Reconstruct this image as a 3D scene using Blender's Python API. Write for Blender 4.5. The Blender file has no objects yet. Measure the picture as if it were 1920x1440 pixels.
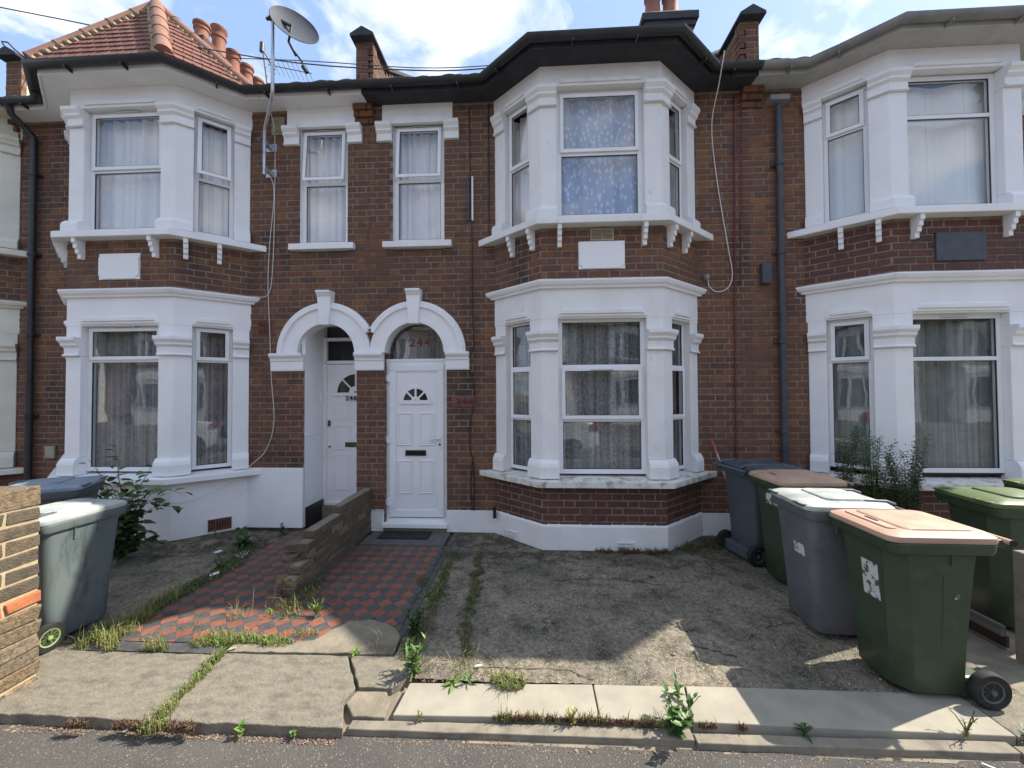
import bpy, bmesh, math, random
from mathutils import Vector, Matrix, noise
random.seed(7)
R = math.radians
SC = bpy.context.scene
COL = SC.collection
# ---------------------------------------------------------------- camera
cam_d = bpy.data.cameras.new('camera'); cam = bpy.data.objects.new('camera', cam_d); COL.objects.link(cam)
cam_d.sensor_width = 36; cam_d.lens = 730/1920*36; cam_d.clip_start = .05; cam_d.clip_end = 600
cam.location = (0, 0, 1.71)
cam.matrix_world = Matrix.Translation((0, 0, 1.71)) @ Matrix.Rotation(R(3.0), 4, 'Z') @ Matrix.Rotation(R(91.1), 4, 'X') @ Matrix.Rotation(R(-.33), 4, 'Z')
SC.camera = cam
# ---------------------------------------------------------------- light
SUN = Vector((-.88, -.26, -1)).normalized()
sd = bpy.data.lights.new('sun', 'SUN'); sd.energy = 3.9; sd.angle = R(.55); sd.color = (1, .93, .82)
so = bpy.data.objects.new('sun', sd); COL.objects.link(so); so.rotation_euler = SUN.to_track_quat('-Z', 'Y').to_euler(); so.location = (8, 6, 12)
W = bpy.data.worlds.new('World'); SC.world = W; W.use_nodes = True
wn, wl = W.node_tree.nodes, W.node_tree.links
for n in list(wn): wn.remove(n)
wo = wn.new('ShaderNodeOutputWorld'); bg = wn.new('ShaderNodeBackground'); sky = wn.new('ShaderNodeTexSky')
sky.sky_type = 'NISHITA'; sky.sun_disc = False; sky.sun_elevation = R(47.5); sky.sun_rotation = R(73.5); sky.air_density = 1.0; sky.dust_density = 1.4
bg.inputs['Strength'].default_value = .105
tc = wn.new('ShaderNodeTexCoord'); sep = wn.new('ShaderNodeSeparateXYZ'); wl.new(tc.outputs['Generated'], sep.inputs[0])
# clouds on a flat layer: direction / (z + small)
mz = wn.new('ShaderNodeMath'); mz.operation = 'MAXIMUM'; wl.new(sep.outputs['Z'], mz.inputs[0]); mz.inputs[1].default_value = .0
az = wn.new('ShaderNodeMath'); az.operation = 'ADD'; wl.new(mz.outputs[0], az.inputs[0]); az.inputs[1].default_value = .22
dv = wn.new('ShaderNodeVectorMath'); dv.operation = 'DIVIDE'; wl.new(tc.outputs['Generated'], dv.inputs[0])
cb = wn.new('ShaderNodeCombineXYZ')
for k in range(3): wl.new(az.outputs[0], cb.inputs[k])
wl.new(cb.outputs[0], dv.inputs[1])
cn = wn.new('ShaderNodeTexNoise'); cn.inputs['Scale'].default_value = 3.1; cn.inputs['Detail'].default_value = 8; cn.inputs['Roughness'].default_value = .56; cn.inputs['Distortion'].default_value = .35
mp = wn.new('ShaderNodeMapping'); mp.inputs['Location'].default_value = (1.3, 4.2, 0); mp.inputs['Scale'].default_value = (1, 1, 1.4)
wl.new(dv.outputs[0], mp.inputs[0]); wl.new(mp.outputs[0], cn.inputs['Vector'])
cr = wn.new('ShaderNodeValToRGB'); cr.color_ramp.elements[0].position = .45; cr.color_ramp.elements[1].position = .58
wl.new(cn.outputs['Fac'], cr.inputs[0])
cn2 = wn.new('ShaderNodeTexNoise'); cn2.inputs['Scale'].default_value = 5.5; cn2.inputs['Detail'].default_value = 5
wl.new(mp.outputs[0], cn2.inputs['Vector'])
ccol = wn.new('ShaderNodeValToRGB'); ccol.color_ramp.elements[0].position = .38; ccol.color_ramp.elements[0].color = (3.5, 3.9, 4.7, 1); ccol.color_ramp.elements[1].position = .62; ccol.color_ramp.elements[1].color = (5.9, 6.0, 6.3, 1)
wl.new(cn2.outputs['Fac'], ccol.inputs[0])
skb = wn.new('ShaderNodeMix'); skb.data_type = 'RGBA'; skb.blend_type = 'MIX'; skb.inputs['Factor'].default_value = .65
wl.new(sky.outputs[0], skb.inputs[6]); skb.inputs[7].default_value = (2.2, 3.2, 5.2, 1)
mx = wn.new('ShaderNodeMix'); mx.data_type = 'RGBA'; wl.new(cr.outputs[0], mx.inputs['Factor']); wl.new(skb.outputs[2], mx.inputs[6]); wl.new(ccol.outputs[0], mx.inputs[7])
wl.new(mx.outputs[2], bg.inputs['Color']); wl.new(bg.outputs[0], wo.inputs[0])
SC.view_settings.view_transform = 'Standard'; SC.view_settings.look = 'None'; SC.view_settings.gamma = 1; SC.view_settings.use_curve_mapping = False
SC.view_settings.exposure = 1.2
SC.render.engine = 'CYCLES'

# ---------------------------------------------------------------- materials
def mat(name, c1, c2=None, rough=.8, scale=6, detail=6, lo=.35, hi=.65, bump=0, bscale=60, bdist=.003, spec=.3, rnd=0, rndcols=None,
        soot=0, sootcol=(.03, .03, .03), sootscale=1.6, sootlo=.52, speck=0, speckcol=(.6, .58, .5), speckscale=180, stretch=(1, 1, 1), metal=0, coat=0, hue=0):
    m = bpy.data.materials.new(name); m.use_nodes = True
    N, L = m.node_tree.nodes, m.node_tree.links
    b = N['Principled BSDF']; b.inputs['Roughness'].default_value = rough; b.inputs['Specular IOR Level'].default_value = spec; b.inputs['Metallic'].default_value = metal
    if coat: b.inputs['Coat Weight'].default_value = coat
    g = N.new('ShaderNodeNewGeometry')
    pos = N.new('ShaderNodeMapping'); pos.inputs['Scale'].default_value = stretch; L.new(g.outputs['Position'], pos.inputs[0])
    def nz(s, d=6, r=.55):
        n = N.new('ShaderNodeTexNoise'); n.inputs['Scale'].default_value = s; n.inputs['Detail'].default_value = d; n.inputs['Roughness'].default_value = r
        L.new(pos.outputs[0], n.inputs['Vector']); return n.outputs['Fac']
    def ramp(src, a, bb, ca=(0, 0, 0, 1), cbb=(1, 1, 1, 1)):
        r = N.new('ShaderNodeValToRGB'); r.color_ramp.elements[0].position = a; r.color_ramp.elements[1].position = bb
        r.color_ramp.elements[0].color = ca; r.color_ramp.elements[1].color = cbb; L.new(src, r.inputs[0]); return r.outputs[0]
    def mix(f, A, B, mode='MIX'):
        x = N.new('ShaderNodeMix'); x.data_type = 'RGBA'; x.blend_type = mode
        if isinstance(f, (int, float)): x.inputs['Factor'].default_value = f
        else: L.new(f, x.inputs['Factor'])
        for k, v in ((6, A), (7, B)):
            if isinstance(v, tuple): x.inputs[k].default_value = (*v[:3], 1)
            else: L.new(v, x.inputs[k])
        return x.outputs[2]
    col = tuple(c1)
    if rndcols or rnd:
        oi = N.new('ShaderNodeObjectInfo'); ad = N.new('ShaderNodeMath'); ad.operation = 'ADD'
        L.new(g.outputs['Random Per Island'], ad.inputs[0]); L.new(oi.outputs['Random'], ad.inputs[1])
        fr = N.new('ShaderNodeMath'); fr.operation = 'FRACT'; L.new(ad.outputs[0], fr.inputs[0])
        if rndcols:
            r = N.new('ShaderNodeValToRGB'); e = r.color_ramp.elements
            for i, c in enumerate(rndcols):
                p = i/(len(rndcols)-1)
                if i < 2: e[i].position = p; e[i].color = (*c, 1)
                else:
                    q = e.new(p); q.color = (*c, 1)
            if len(rndcols) > 2:
                e[0].position = 0
                while len(e) > 1: e.remove(e[0])
                e[0].position = 0; e[0].color = (*rndcols[0], 1)
                for i, c in enumerate(rndcols[1:]):
                    q = e.new((i+1)/(len(rndcols)-1)); q.color = (*c, 1)
            L.new(fr.outputs[0], r.inputs[0]); col = r.outputs[0]
        if rnd:
            v = N.new('ShaderNodeMapRange'); v.inputs[3].default_value = 1-rnd; v.inputs[4].default_value = 1+rnd; L.new(fr.outputs[0], v.inputs[0])
            hs = N.new('ShaderNodeHueSaturation'); L.new(v.outputs[0], hs.inputs['Value'])
            if isinstance(col, tuple): hs.inputs['Color'].default_value = (*col[:3], 1)
            else: L.new(col, hs.inputs['Color'])
            col = hs.outputs[0]
    if c2 is not None: col = mix(ramp(nz(scale, detail), lo, hi), col, tuple(c2))
    if soot:
        f = ramp(nz(sootscale, 7, .62), sootlo, sootlo+.16)
        mm = N.new('ShaderNodeMath'); mm.operation = 'MULTIPLY'; L.new(f, mm.inputs[0]); mm.inputs[1].default_value = soot
        col = mix(mm.outputs[0], col, tuple(sootcol))
    if speck:
        vo = N.new('ShaderNodeTexVoronoi'); vo.inputs['Scale'].default_value = speckscale; L.new(pos.outputs[0], vo.inputs['Vector'])
        sr = ramp(vo.outputs['Color'], 1-speck, min(1, 1-speck+.05))
        col = mix(sr, col, tuple(speckcol))
    if isinstance(col, tuple): b.inputs['Base Color'].default_value = (*col[:3], 1)
    else: L.new(col, b.inputs['Base Color'])
    if bump:
        bp = N.new('ShaderNodeBump'); bp.inputs['Strength'].default_value = bump; bp.inputs['Distance'].default_value = bdist
        L.new(nz(bscale, 5, .6), bp.inputs['Height']); L.new(bp.outputs[0], b.inputs['Normal'])
    return m

BR = [(.115, .059, .043), (.142, .068, .044), (.158, .074, .046), (.124, .062, .044), (.178, .084, .046), (.148, .071, .047), (.106, .058, .046), (.215, .100, .047), (.150, .069, .044)]
M = {}
M['brick'] = mat('brick_red', (0, 0, 0), (.10, .055, .045), rndcols=BR, rough=.85, scale=9, lo=.5, hi=.8, bump=.7, bscale=90, bdist=.004, stretch=(1, 1, .45), soot=.78, sootcol=(.035, .031, .031), sootscale=1.7, sootlo=.54, speck=.02, speckcol=(.4, .33, .27), speckscale=60)
M['brick_b'] = mat('brick_brown', (0, 0, 0), (.14, .065, .045), rndcols=[tuple(v*1.12 for v in c) for c in BR[::-1]], rough=.85, scale=9, lo=.5, hi=.8, bump=.7, bscale=90, bdist=.004, soot=.6, sootcol=(.04, .033, .033), sootscale=1.1, sootlo=.58)
M['brick_p'] = mat('brick_oxide_red', (0, 0, 0), (.09, .038, .034), rndcols=[(.115, .048, .039), (.140, .057, .042), (.102, .045, .038), (.128, .055, .042)], rough=.7, scale=7, lo=.45, hi=.75, bump=.5, bscale=90, bdist=.003, soot=.5, sootscale=2.2, sootlo=.55)
M['mortar'] = mat('mortar', (.265, .22, .168), (.165, .138, .108), rough=.95, scale=14, bump=.6, bscale=120, soot=.7, sootcol=(.05, .045, .045), sootscale=1.3, sootlo=.55)
M['stock'] = mat('brick_stock', (0, 0, 0), (.12, .10, .07), rndcols=[(.30, .205, .11), (.22, .16, .09), (.17, .128, .085), (.32, .225, .125), (.25, .19, .12), (.14, .112, .083)], rough=.95, scale=45, detail=10, lo=.42, hi=.62, bump=1.0, bscale=85, bdist=.012, soot=.6, sootcol=(.10, .085, .065), sootscale=24, sootlo=.52, speck=.05, speckcol=(.5, .48, .42), speckscale=50)
M['stockd'] = mat('brick_weathered', (0, 0, 0), (.10, .09, .065), rndcols=[(.16, .118, .08), (.125, .095, .068), (.10, .08, .062), (.18, .13, .085), (.14, .11, .08)], rough=.95, scale=40, detail=10, lo=.42, hi=.62, bump=1.0, bscale=85, bdist=.012, soot=.7, sootcol=(.065, .058, .048), sootscale=14, sootlo=.50, speck=.05, speckcol=(.45, .43, .38), speckscale=45)
M['stocko'] = mat('brick_orange', (.50, .17, .07), (.36, .13, .06), rough=.9, scale=12, bump=.9, bscale=60, bdist=.006)
M['mortar_s'] = mat('mortar_sand', (.46, .37, .24), (.34, .27, .17), rough=.95, scale=20, bump=.8, bscale=90)
M['white'] = mat('white_masonry_paint', (.84, .84, .845), (.79, .79, .795), rough=.55, scale=3.2, bump=.45, bscale=28, bdist=.005, soot=.16, sootcol=(.42, .40, .36), sootscale=2.6, sootlo=.60)
M['white_old'] = mat('white_paint_weathered', (.80, .795, .785), (.74, .73, .715), rough=.6, scale=4, bump=.6, bscale=34, bdist=.005, stretch=(1, 1, .6), soot=.38, sootcol=(.38, .34, .28), sootscale=11, sootlo=.60)
M['mossy'] = mat('white_sill_lichen', (.68, .67, .62), (.35, .32, .24), rough=.8, scale=11, lo=.5, hi=.68, bump=.8, bscale=60, soot=.7, sootcol=(.12, .11, .08), sootscale=12, sootlo=.6)
M['cream'] = mat('cream_paint', (.72, .71, .62), (.62, .61, .53), rough=.6, scale=4, bump=.3, bscale=40)
M['creamr'] = mat('cream_render', (.78, .70, .50), (.66, .58, .40), rough=.85, scale=9, bump=.5, bscale=60)
M['upvc'] = mat('white_upvc', (.80, .81, .82), (.75, .76, .77), rough=.28, scale=3, spec=.5)
M['brown'] = mat('dark_brown_timber', (.045, .025, .022), (.07, .04, .035), rough=.5, scale=12)
M['black'] = mat('black_plastic', (.018, .019, .022), (.03, .032, .036), rough=.38, scale=8, spec=.5)
M['soffg'] = mat('pale_grey_soffit', (.50, .50, .48), (.42, .42, .40), rough=.7, scale=5)
M['gutg'] = mat('grey_gutter', (.20, .21, .22), (.28, .28, .27), rough=.6, scale=6)
M['pipe'] = mat('dark_grey_pipe', (.05, .055, .065), (.075, .08, .09), rough=.45, scale=6)
M['rubber'] = mat('black_rubber', (.015, .015, .016), (.03, .03, .03), rough=.75, scale=14)
M['metal'] = mat('galvanised_steel', (.5, .52, .55), (.4, .42, .45), rough=.35, metal=.8, scale=12)
M['dish'] = mat('grey_dish', (.065, .075, .09), (.08, .09, .11), rough=.7, scale=6)
M['rooft'] = mat('red_roof_tile', (0, 0, 0), (.17, .082, .066), rndcols=[(.235, .105, .078), (.185, .085, .066), (.26, .125, .09), (.21, .098, .078)], rough=.75, scale=20, bump=.4, bscale=70)
M['ridge'] = mat('ridge_tile_pink', (.29, .155, .108), (.235, .125, .088), rough=.7, scale=10, bump=.3, bscale=60)
M['ridgem'] = mat('ridge_mortar', (.48, .42, .28), (.30, .27, .17), rough=.95, scale=14, bump=.8, bscale=50)
M['pot'] = mat('terracotta', (.30, .125, .078), (.22, .09, .062), rough=.75, scale=6, bump=.3, bscale=40, soot=.5, sootcol=(.12, .07, .05), sootscale=5)
M['concrt'] = mat('concrete_roof_tile', (.10, .09, .085), (.16, .15, .13), rough=.9, scale=14, bump=.6, bscale=60)
M['felt'] = mat('dark_roof_felt', (.035, .038, .045), (.05, .052, .06), rough=.8, scale=8)
M['lead'] = mat('lead_flashing', (.42, .43, .45), (.30, .31, .33), rough=.5, scale=9)
M['asphalt'] = mat('asphalt', (.122, .112, .098), (.085, .079, .071), rough=.9, scale=2.2, bump=1.0, bscale=120, bdist=.012, speck=.16, speckcol=(.28, .25, .22), speckscale=190, soot=.6, sootcol=(.06, .056, .052), sootscale=75, sootlo=.52)
M['york'] = mat('york_stone', (.235, .207, .155), (.185, .168, .133), rough=.85, scale=14, detail=10, lo=.40, hi=.60, bump=1.0, bscale=48, bdist=.010, stretch=(1, 1.9, 1), soot=.75, sootcol=(.115, .105, .082), sootscale=7.5, sootlo=.50, speck=.03, speckcol=(.38, .33, .25), speckscale=170)
M['conc'] = mat('concrete_flag', (.35, .32, .255), (.28, .256, .205), rough=.85, scale=5, bump=.5, bscale=150, bdist=.002, soot=.55, sootcol=(.24, .215, .17), sootscale=3.0, sootlo=.57, speck=.03, speckcol=(.22, .2, .17), speckscale=220)
M['concd'] = mat('concrete_kerb', (.26, .23, .175), (.18, .16, .13), rough=.9, scale=9, bump=.7, bscale=80, soot=.5, sootcol=(.12, .11, .08), sootscale=9)
M['tred'] = mat('tile_red', (.25, .092, .058), (.17, .075, .054), rough=.6, scale=16, rnd=.2, bump=.3, bscale=90, soot=.6, sootcol=(.12, .095, .08), sootscale=5, sootlo=.5)
M['tblk'] = mat('tile_black', (.058, .060, .062), (.085, .085, .085), rough=.6, scale=16, rnd=.2, bump=.3, bscale=90, soot=.35, sootcol=(.12, .11, .095), sootscale=5, sootlo=.5)
M['grout'] = mat('path_grout', (.12, .11, .09), (.08, .075, .06), rough=.95, scale=20, bump=.5, bscale=80)
M['slate'] = mat('grey_slate_mat', (.085, .088, .09), (.13, .13, .125), rough=.7, scale=9, bump=.5, bscale=60)
M['cement'] = mat('cement_patch', (.26, .225, .165), (.19, .165, .125), rough=.9, scale=7, bump=.9, bscale=30, bdist=.01, soot=.4, sootcol=(.12, .11, .09), sootscale=8)
M['grass'] = mat('grass_blades', (0, 0, 0), rndcols=[(.10, .16, .03), (.07, .13, .025), (.30, .25, .11), (.15, .20, .05), (.38, .30, .15)], rough=.7)
M['gdark'] = mat('moss_green', (0, 0, 0), rndcols=[(.06, .095, .03), (.09, .105, .04), (.17, .145, .075), (.05, .08, .025), (.22, .19, .11)], rough=.85)
M['litter'] = mat('brown_litter', (0, 0, 0), rndcols=[(.30, .19, .11), (.22, .14, .09), (.14, .10, .07), (.36, .27, .18)], rough=.9)
M['straw'] = mat('dry_straw', (0, 0, 0), rndcols=[(.36, .28, .15), (.30, .23, .12), (.20, .18, .08), (.12, .15, .04)], rough=.8)
M['leaf'] = mat('leaf_green', (.055, .12, .028), (.075, .15, .03), rough=.45, scale=30, rnd=.3, spec=.4)
M['leafl'] = mat('leaf_bright', (.13, .22, .035), (.09, .17, .03), rough=.5, scale=30, rnd=.25, spec=.4)
M['leafd'] = mat('leaf_dark', (.028, .065, .022), (.045, .09, .028), rough=.45, scale=30, rnd=.3, spec=.4)
M['leafy'] = mat('leaf_yellow_green', (.42, .45, .06), (.32, .38, .05), rough=.5, scale=30, rnd=.2)
M['sedum'] = mat('sedum_red', (0, 0, 0), rndcols=[(.15, .06, .055), (.10, .05, .045), (.20, .10, .07), (.10, .10, .04), (.08, .10, .035)], rough=.7)
M['stem'] = mat('stem_green', (.13, .14, .05), (.17, .12, .06), rough=.7, scale=20)
M['grit'] = mat('gravel_grit', (0, 0, 0), rndcols=[(.35, .28, .2), (.22, .18, .13), (.5, .45, .36), (.15, .12, .1), (.4, .25, .15)], rough=.9)
M['paper'] = mat('white_paper', (.75, .76, .78), rough=.7)
M['greenb'] = mat('green_bin_plastic', (.036, .058, .030), (.046, .070, .038), rough=.48, scale=4, spec=.45, bump=.15, bscale=220, soot=.5, sootcol=(.075, .09, .065), sootscale=9, sootlo=.55, speck=.012, speckcol=(.2, .23, .18), speckscale=45)
M['greenl'] = mat('green_lid_plastic', (.085, .125, .048), (.105, .145, .06), rough=.5, scale=4, bump=.15, bscale=220)
M['pinkl'] = mat('faded_pink_lid', (.50, .335, .245), (.42, .27, .195), rough=.55, scale=5, bump=.15, bscale=200, soot=.5, sootcol=(.22, .13, .09), sootscale=3, sootlo=.56)
M['greyb'] = mat('grey_bin_plastic', (.115, .122, .128), (.14, .145, .15), rough=.55, scale=5, bump=.3, bscale=160, soot=.55, sootcol=(.06, .065, .07), sootscale=6, sootlo=.55)
M['greyd'] = mat('slate_bin_plastic', (.075, .088, .10), (.10, .112, .125), rough=.5, scale=5, bump=.2, bscale=160, soot=.4, sootcol=(.045, .05, .06), sootscale=5)
M['greyt'] = mat('green_grey_bin_plastic', (.105, .135, .138), (.135, .165, .162), rough=.42, scale=3, bump=.2, bscale=160, stretch=(1, 1, .35), soot=.75, sootcol=(.05, .065, .068), sootscale=11, sootlo=.53)
M['lidw'] = mat('sun_bleached_lid', (.46, .49, .45), (.30, .33, .32), rough=.55, scale=6, bump=.3, bscale=120, soot=.5, sootcol=(.22, .24, .22), sootscale=7, sootlo=.56)
M['lidb'] = mat('blue_grey_lid', (.20, .25, .31), (.26, .31, .37), rough=.5, scale=6, soot=.4, sootcol=(.10, .12, .15), sootscale=7)
M['lidd'] = mat('slate_lid', (.045, .055, .068), (.08, .09, .10), rough=.5, scale=6, soot=.4, sootcol=(.15, .16, .17), sootscale=7)
M['hub'] = mat('green_hub', (.27, .36, .13), (.20, .28, .10), rough=.5, scale=8)
M['hubg'] = mat('grey_hub', (.09, .095, .10), rough=.5)
M['stick'] = mat('sticker_worn', (.62, .62, .60), (.10, .13, .08), rough=.6, scale=28, lo=.52, hi=.58)
M['plaq'] = mat('plaque_white', (.82, .82, .83), rough=.5)
M['plaqd'] = mat('plaque_slate', (.055, .065, .08), (.075, .085, .10), rough=.5, scale=9)
M['vent'] = mat('terracotta_vent', (.24, .10, .07), (.16, .07, .05), rough=.8, scale=20)
M['ventc'] = mat('buff_vent', (.42, .36, .24), (.34, .29, .19), rough=.8, scale=20)
M['hole'] = mat('dark_recess', (.012, .012, .013), rough=.9)
M['inter'] = mat('room_plaster', (.16, .15, .14), rough=.9)
M['wood'] = mat('weathered_board', (.16, .15, .13), (.10, .095, .085), rough=.9, scale=8, stretch=(1, .15, 6), bump=.5, bscale=60)
M['cablew'] = mat('white_cable', (.62, .61, .58), rough=.5)
M['cableb'] = mat('black_cable', (.02, .018, .018), rough=.5)
M['wirec'] = mat('overhead_wire', (.07, .07, .075), rough=.5)
M['plum'] = mat('plum_plate', (.20, .085, .085), (.14, .06, .06), rough=.7, scale=14)
M['maroon'] = mat('maroon_paint', (.17, .035, .04), (.12, .03, .035), rough=.45, scale=12)
M['pole'] = mat('pink_white_pole', (.62, .42, .42), (.45, .08, .09), rough=.4, scale=3, lo=.45, hi=.55)
M['brass'] = mat('tarnished_brass', (.10, .095, .07), rough=.4, metal=.6)
M['crack'] = mat('crack_dark', (.02, .018, .015), rough=1)
M['chrome'] = mat('chrome', (.7, .7, .72), rough=.15, metal=1)
M['carp'] = mat('silver_car_paint', (.70, .74, .75), rough=.25, metal=.3, coat=.6)
M['carr'] = mat('red_lamp', (.35, .02, .02), rough=.2)
M['carg'] = mat('dark_glass', (.02, .022, .025), rough=.08)
M['opw'] = mat('far_brick', (.30, .20, .15), (.24, .16, .12), rough=.9, scale=9)

def garden_mat():
    m = mat('weathered_garden_concrete', (.27, .235, .178), (.15, .138, .113), rough=.93, scale=30, detail=10, lo=.42, hi=.60, bump=.9, bscale=95, bdist=.009, soot=.7, sootcol=(.034, .034, .028), sootscale=5.5, sootlo=.50, speck=.2, speckcol=(.46, .40, .30), speckscale=190)
    N, L = m.node_tree.nodes, m.node_tree.links; b = N['Principled BSDF']
    src = b.inputs['Base Color'].links[0].from_socket
    g = N.new('ShaderNodeNewGeometry')
    n = N.new('ShaderNodeTexNoise'); n.inputs['Scale'].default_value = 7.5; n.inputs['Detail'].default_value = 12; n.inputs['Roughness'].default_value = .82; L.new(g.outputs['Position'], n.inputs['Vector'])
    r = N.new('ShaderNodeValToRGB'); r.color_ramp.elements[0].position = .56; r.color_ramp.elements[1].position = .64; L.new(n.outputs['Fac'], r.inputs[0])
    mu = N.new('ShaderNodeMath'); mu.operation = 'MULTIPLY'; mu.inputs[1].default_value = .75; L.new(r.outputs[0], mu.inputs[0])
    x = N.new('ShaderNodeMix'); x.data_type = 'RGBA'; L.new(mu.outputs[0], x.inputs['Factor']); L.new(src, x.inputs[6]); x.inputs[7].default_value = (.30, .30, .295, 1)
    big = N.new('ShaderNodeTexNoise'); big.inputs['Scale'].default_value = 1.5; big.inputs['Detail'].default_value = 6; big.inputs['Roughness'].default_value = .6; L.new(g.outputs['Position'], big.inputs['Vector'])
    rb = N.new('ShaderNodeValToRGB'); rb.color_ramp.elements[0].position = .36; rb.color_ramp.elements[1].position = .62; rb.color_ramp.elements[0].color = (.60, .61, .61, 1); rb.color_ramp.elements[1].color = (1.08, 1.05, 1.0, 1); L.new(big.outputs['Fac'], rb.inputs[0])
    m1 = N.new('ShaderNodeMix'); m1.data_type = 'RGBA'; m1.blend_type = 'MULTIPLY'; m1.inputs['Factor'].default_value = 1; L.new(x.outputs[2], m1.inputs[6]); L.new(rb.outputs[0], m1.inputs[7])
    # noisy dark brown film over the old concrete, denser towards the house
    sp = N.new('ShaderNodeSeparateXYZ'); L.new(g.outputs['Position'], sp.inputs[0])
    mr = N.new('ShaderNodeMapRange'); mr.inputs[1].default_value = 3.3; mr.inputs[2].default_value = 4.1; mr.inputs[3].default_value = -.13; mr.inputs[4].default_value = .11; L.new(sp.outputs['Y'], mr.inputs[0])
    n3 = N.new('ShaderNodeTexNoise'); n3.inputs['Scale'].default_value = 6; n3.inputs['Detail'].default_value = 10; n3.inputs['Roughness'].default_value = .7; L.new(g.outputs['Position'], n3.inputs['Vector'])
    a3 = N.new('ShaderNodeMath'); a3.operation = 'ADD'; L.new(n3.outputs['Fac'], a3.inputs[0]); L.new(mr.outputs[0], a3.inputs[1])
    r3 = N.new('ShaderNodeValToRGB'); r3.color_ramp.elements[0].position = .53; r3.color_ramp.elements[1].position = .66; r3.color_ramp.elements[1].color = (.8, .8, .8, 1); L.new(a3.outputs[0], r3.inputs[0])
    m2 = N.new('ShaderNodeMix'); m2.data_type = 'RGBA'; L.new(r3.outputs[0], m2.inputs['Factor']); L.new(m1.outputs[2], m2.inputs[6]); m2.inputs[7].default_value = (.042, .038, .024, 1)
    L.new(m2.outputs[2], b.inputs['Base Color']); return m
M['garden'] = garden_mat()

def glass_mat():
    m = bpy.data.materials.new('window_glass'); m.use_nodes = True
    N, L = m.node_tree.nodes, m.node_tree.links
    for n in list(N): N.remove(n)
    o = N.new('ShaderNodeOutputMaterial'); t = N.new('ShaderNodeBsdfTransparent'); t.inputs[0].default_value = (.97, .97, .97, 1)
    g = N.new('ShaderNodeBsdfGlossy'); g.inputs['Roughness'].default_value = .02
    gi = N.new('ShaderNodeNewGeometry'); dp = N.new('ShaderNodeVectorMath'); dp.operation = 'DOT_PRODUCT'; L.new(gi.outputs['Incoming'], dp.inputs[0]); L.new(gi.outputs['Normal'], dp.inputs[1])
    def mth(op, a, b=None):
        q = N.new('ShaderNodeMath'); q.operation = op
        for k, v in enumerate((a, b)):
            if v is None: continue
            if isinstance(v, (int, float)): q.inputs[k].default_value = v
            else: L.new(v, q.inputs[k])
        return q.outputs[0]
    fo = mth('ADD', mth('MULTIPLY', mth('POWER', mth('SUBTRACT', 1.0, mth('ABSOLUTE', dp.outputs['Value'])), 5.0), .93), .07)
    ge = N.new('ShaderNodeNewGeometry'); nz = N.new('ShaderNodeTexNoise'); nz.inputs['Scale'].default_value = 2.2; nz.inputs['Detail'].default_value = 1; L.new(ge.outputs['Position'], nz.inputs['Vector'])
    bp = N.new('ShaderNodeBump'); bp.inputs['Strength'].default_value = .12; bp.inputs['Distance'].default_value = .02; L.new(nz.outputs['Fac'], bp.inputs['Height']); L.new(bp.outputs[0], g.inputs['Normal'])
    x = N.new('ShaderNodeMixShader'); L.new(fo, x.inputs[0]); L.new(t.outputs[0], x.inputs[1]); L.new(g.outputs[0], x.inputs[2]); L.new(x.outputs[0], o.inputs[0])
    return m
M['glass'] = glass_mat()

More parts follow.
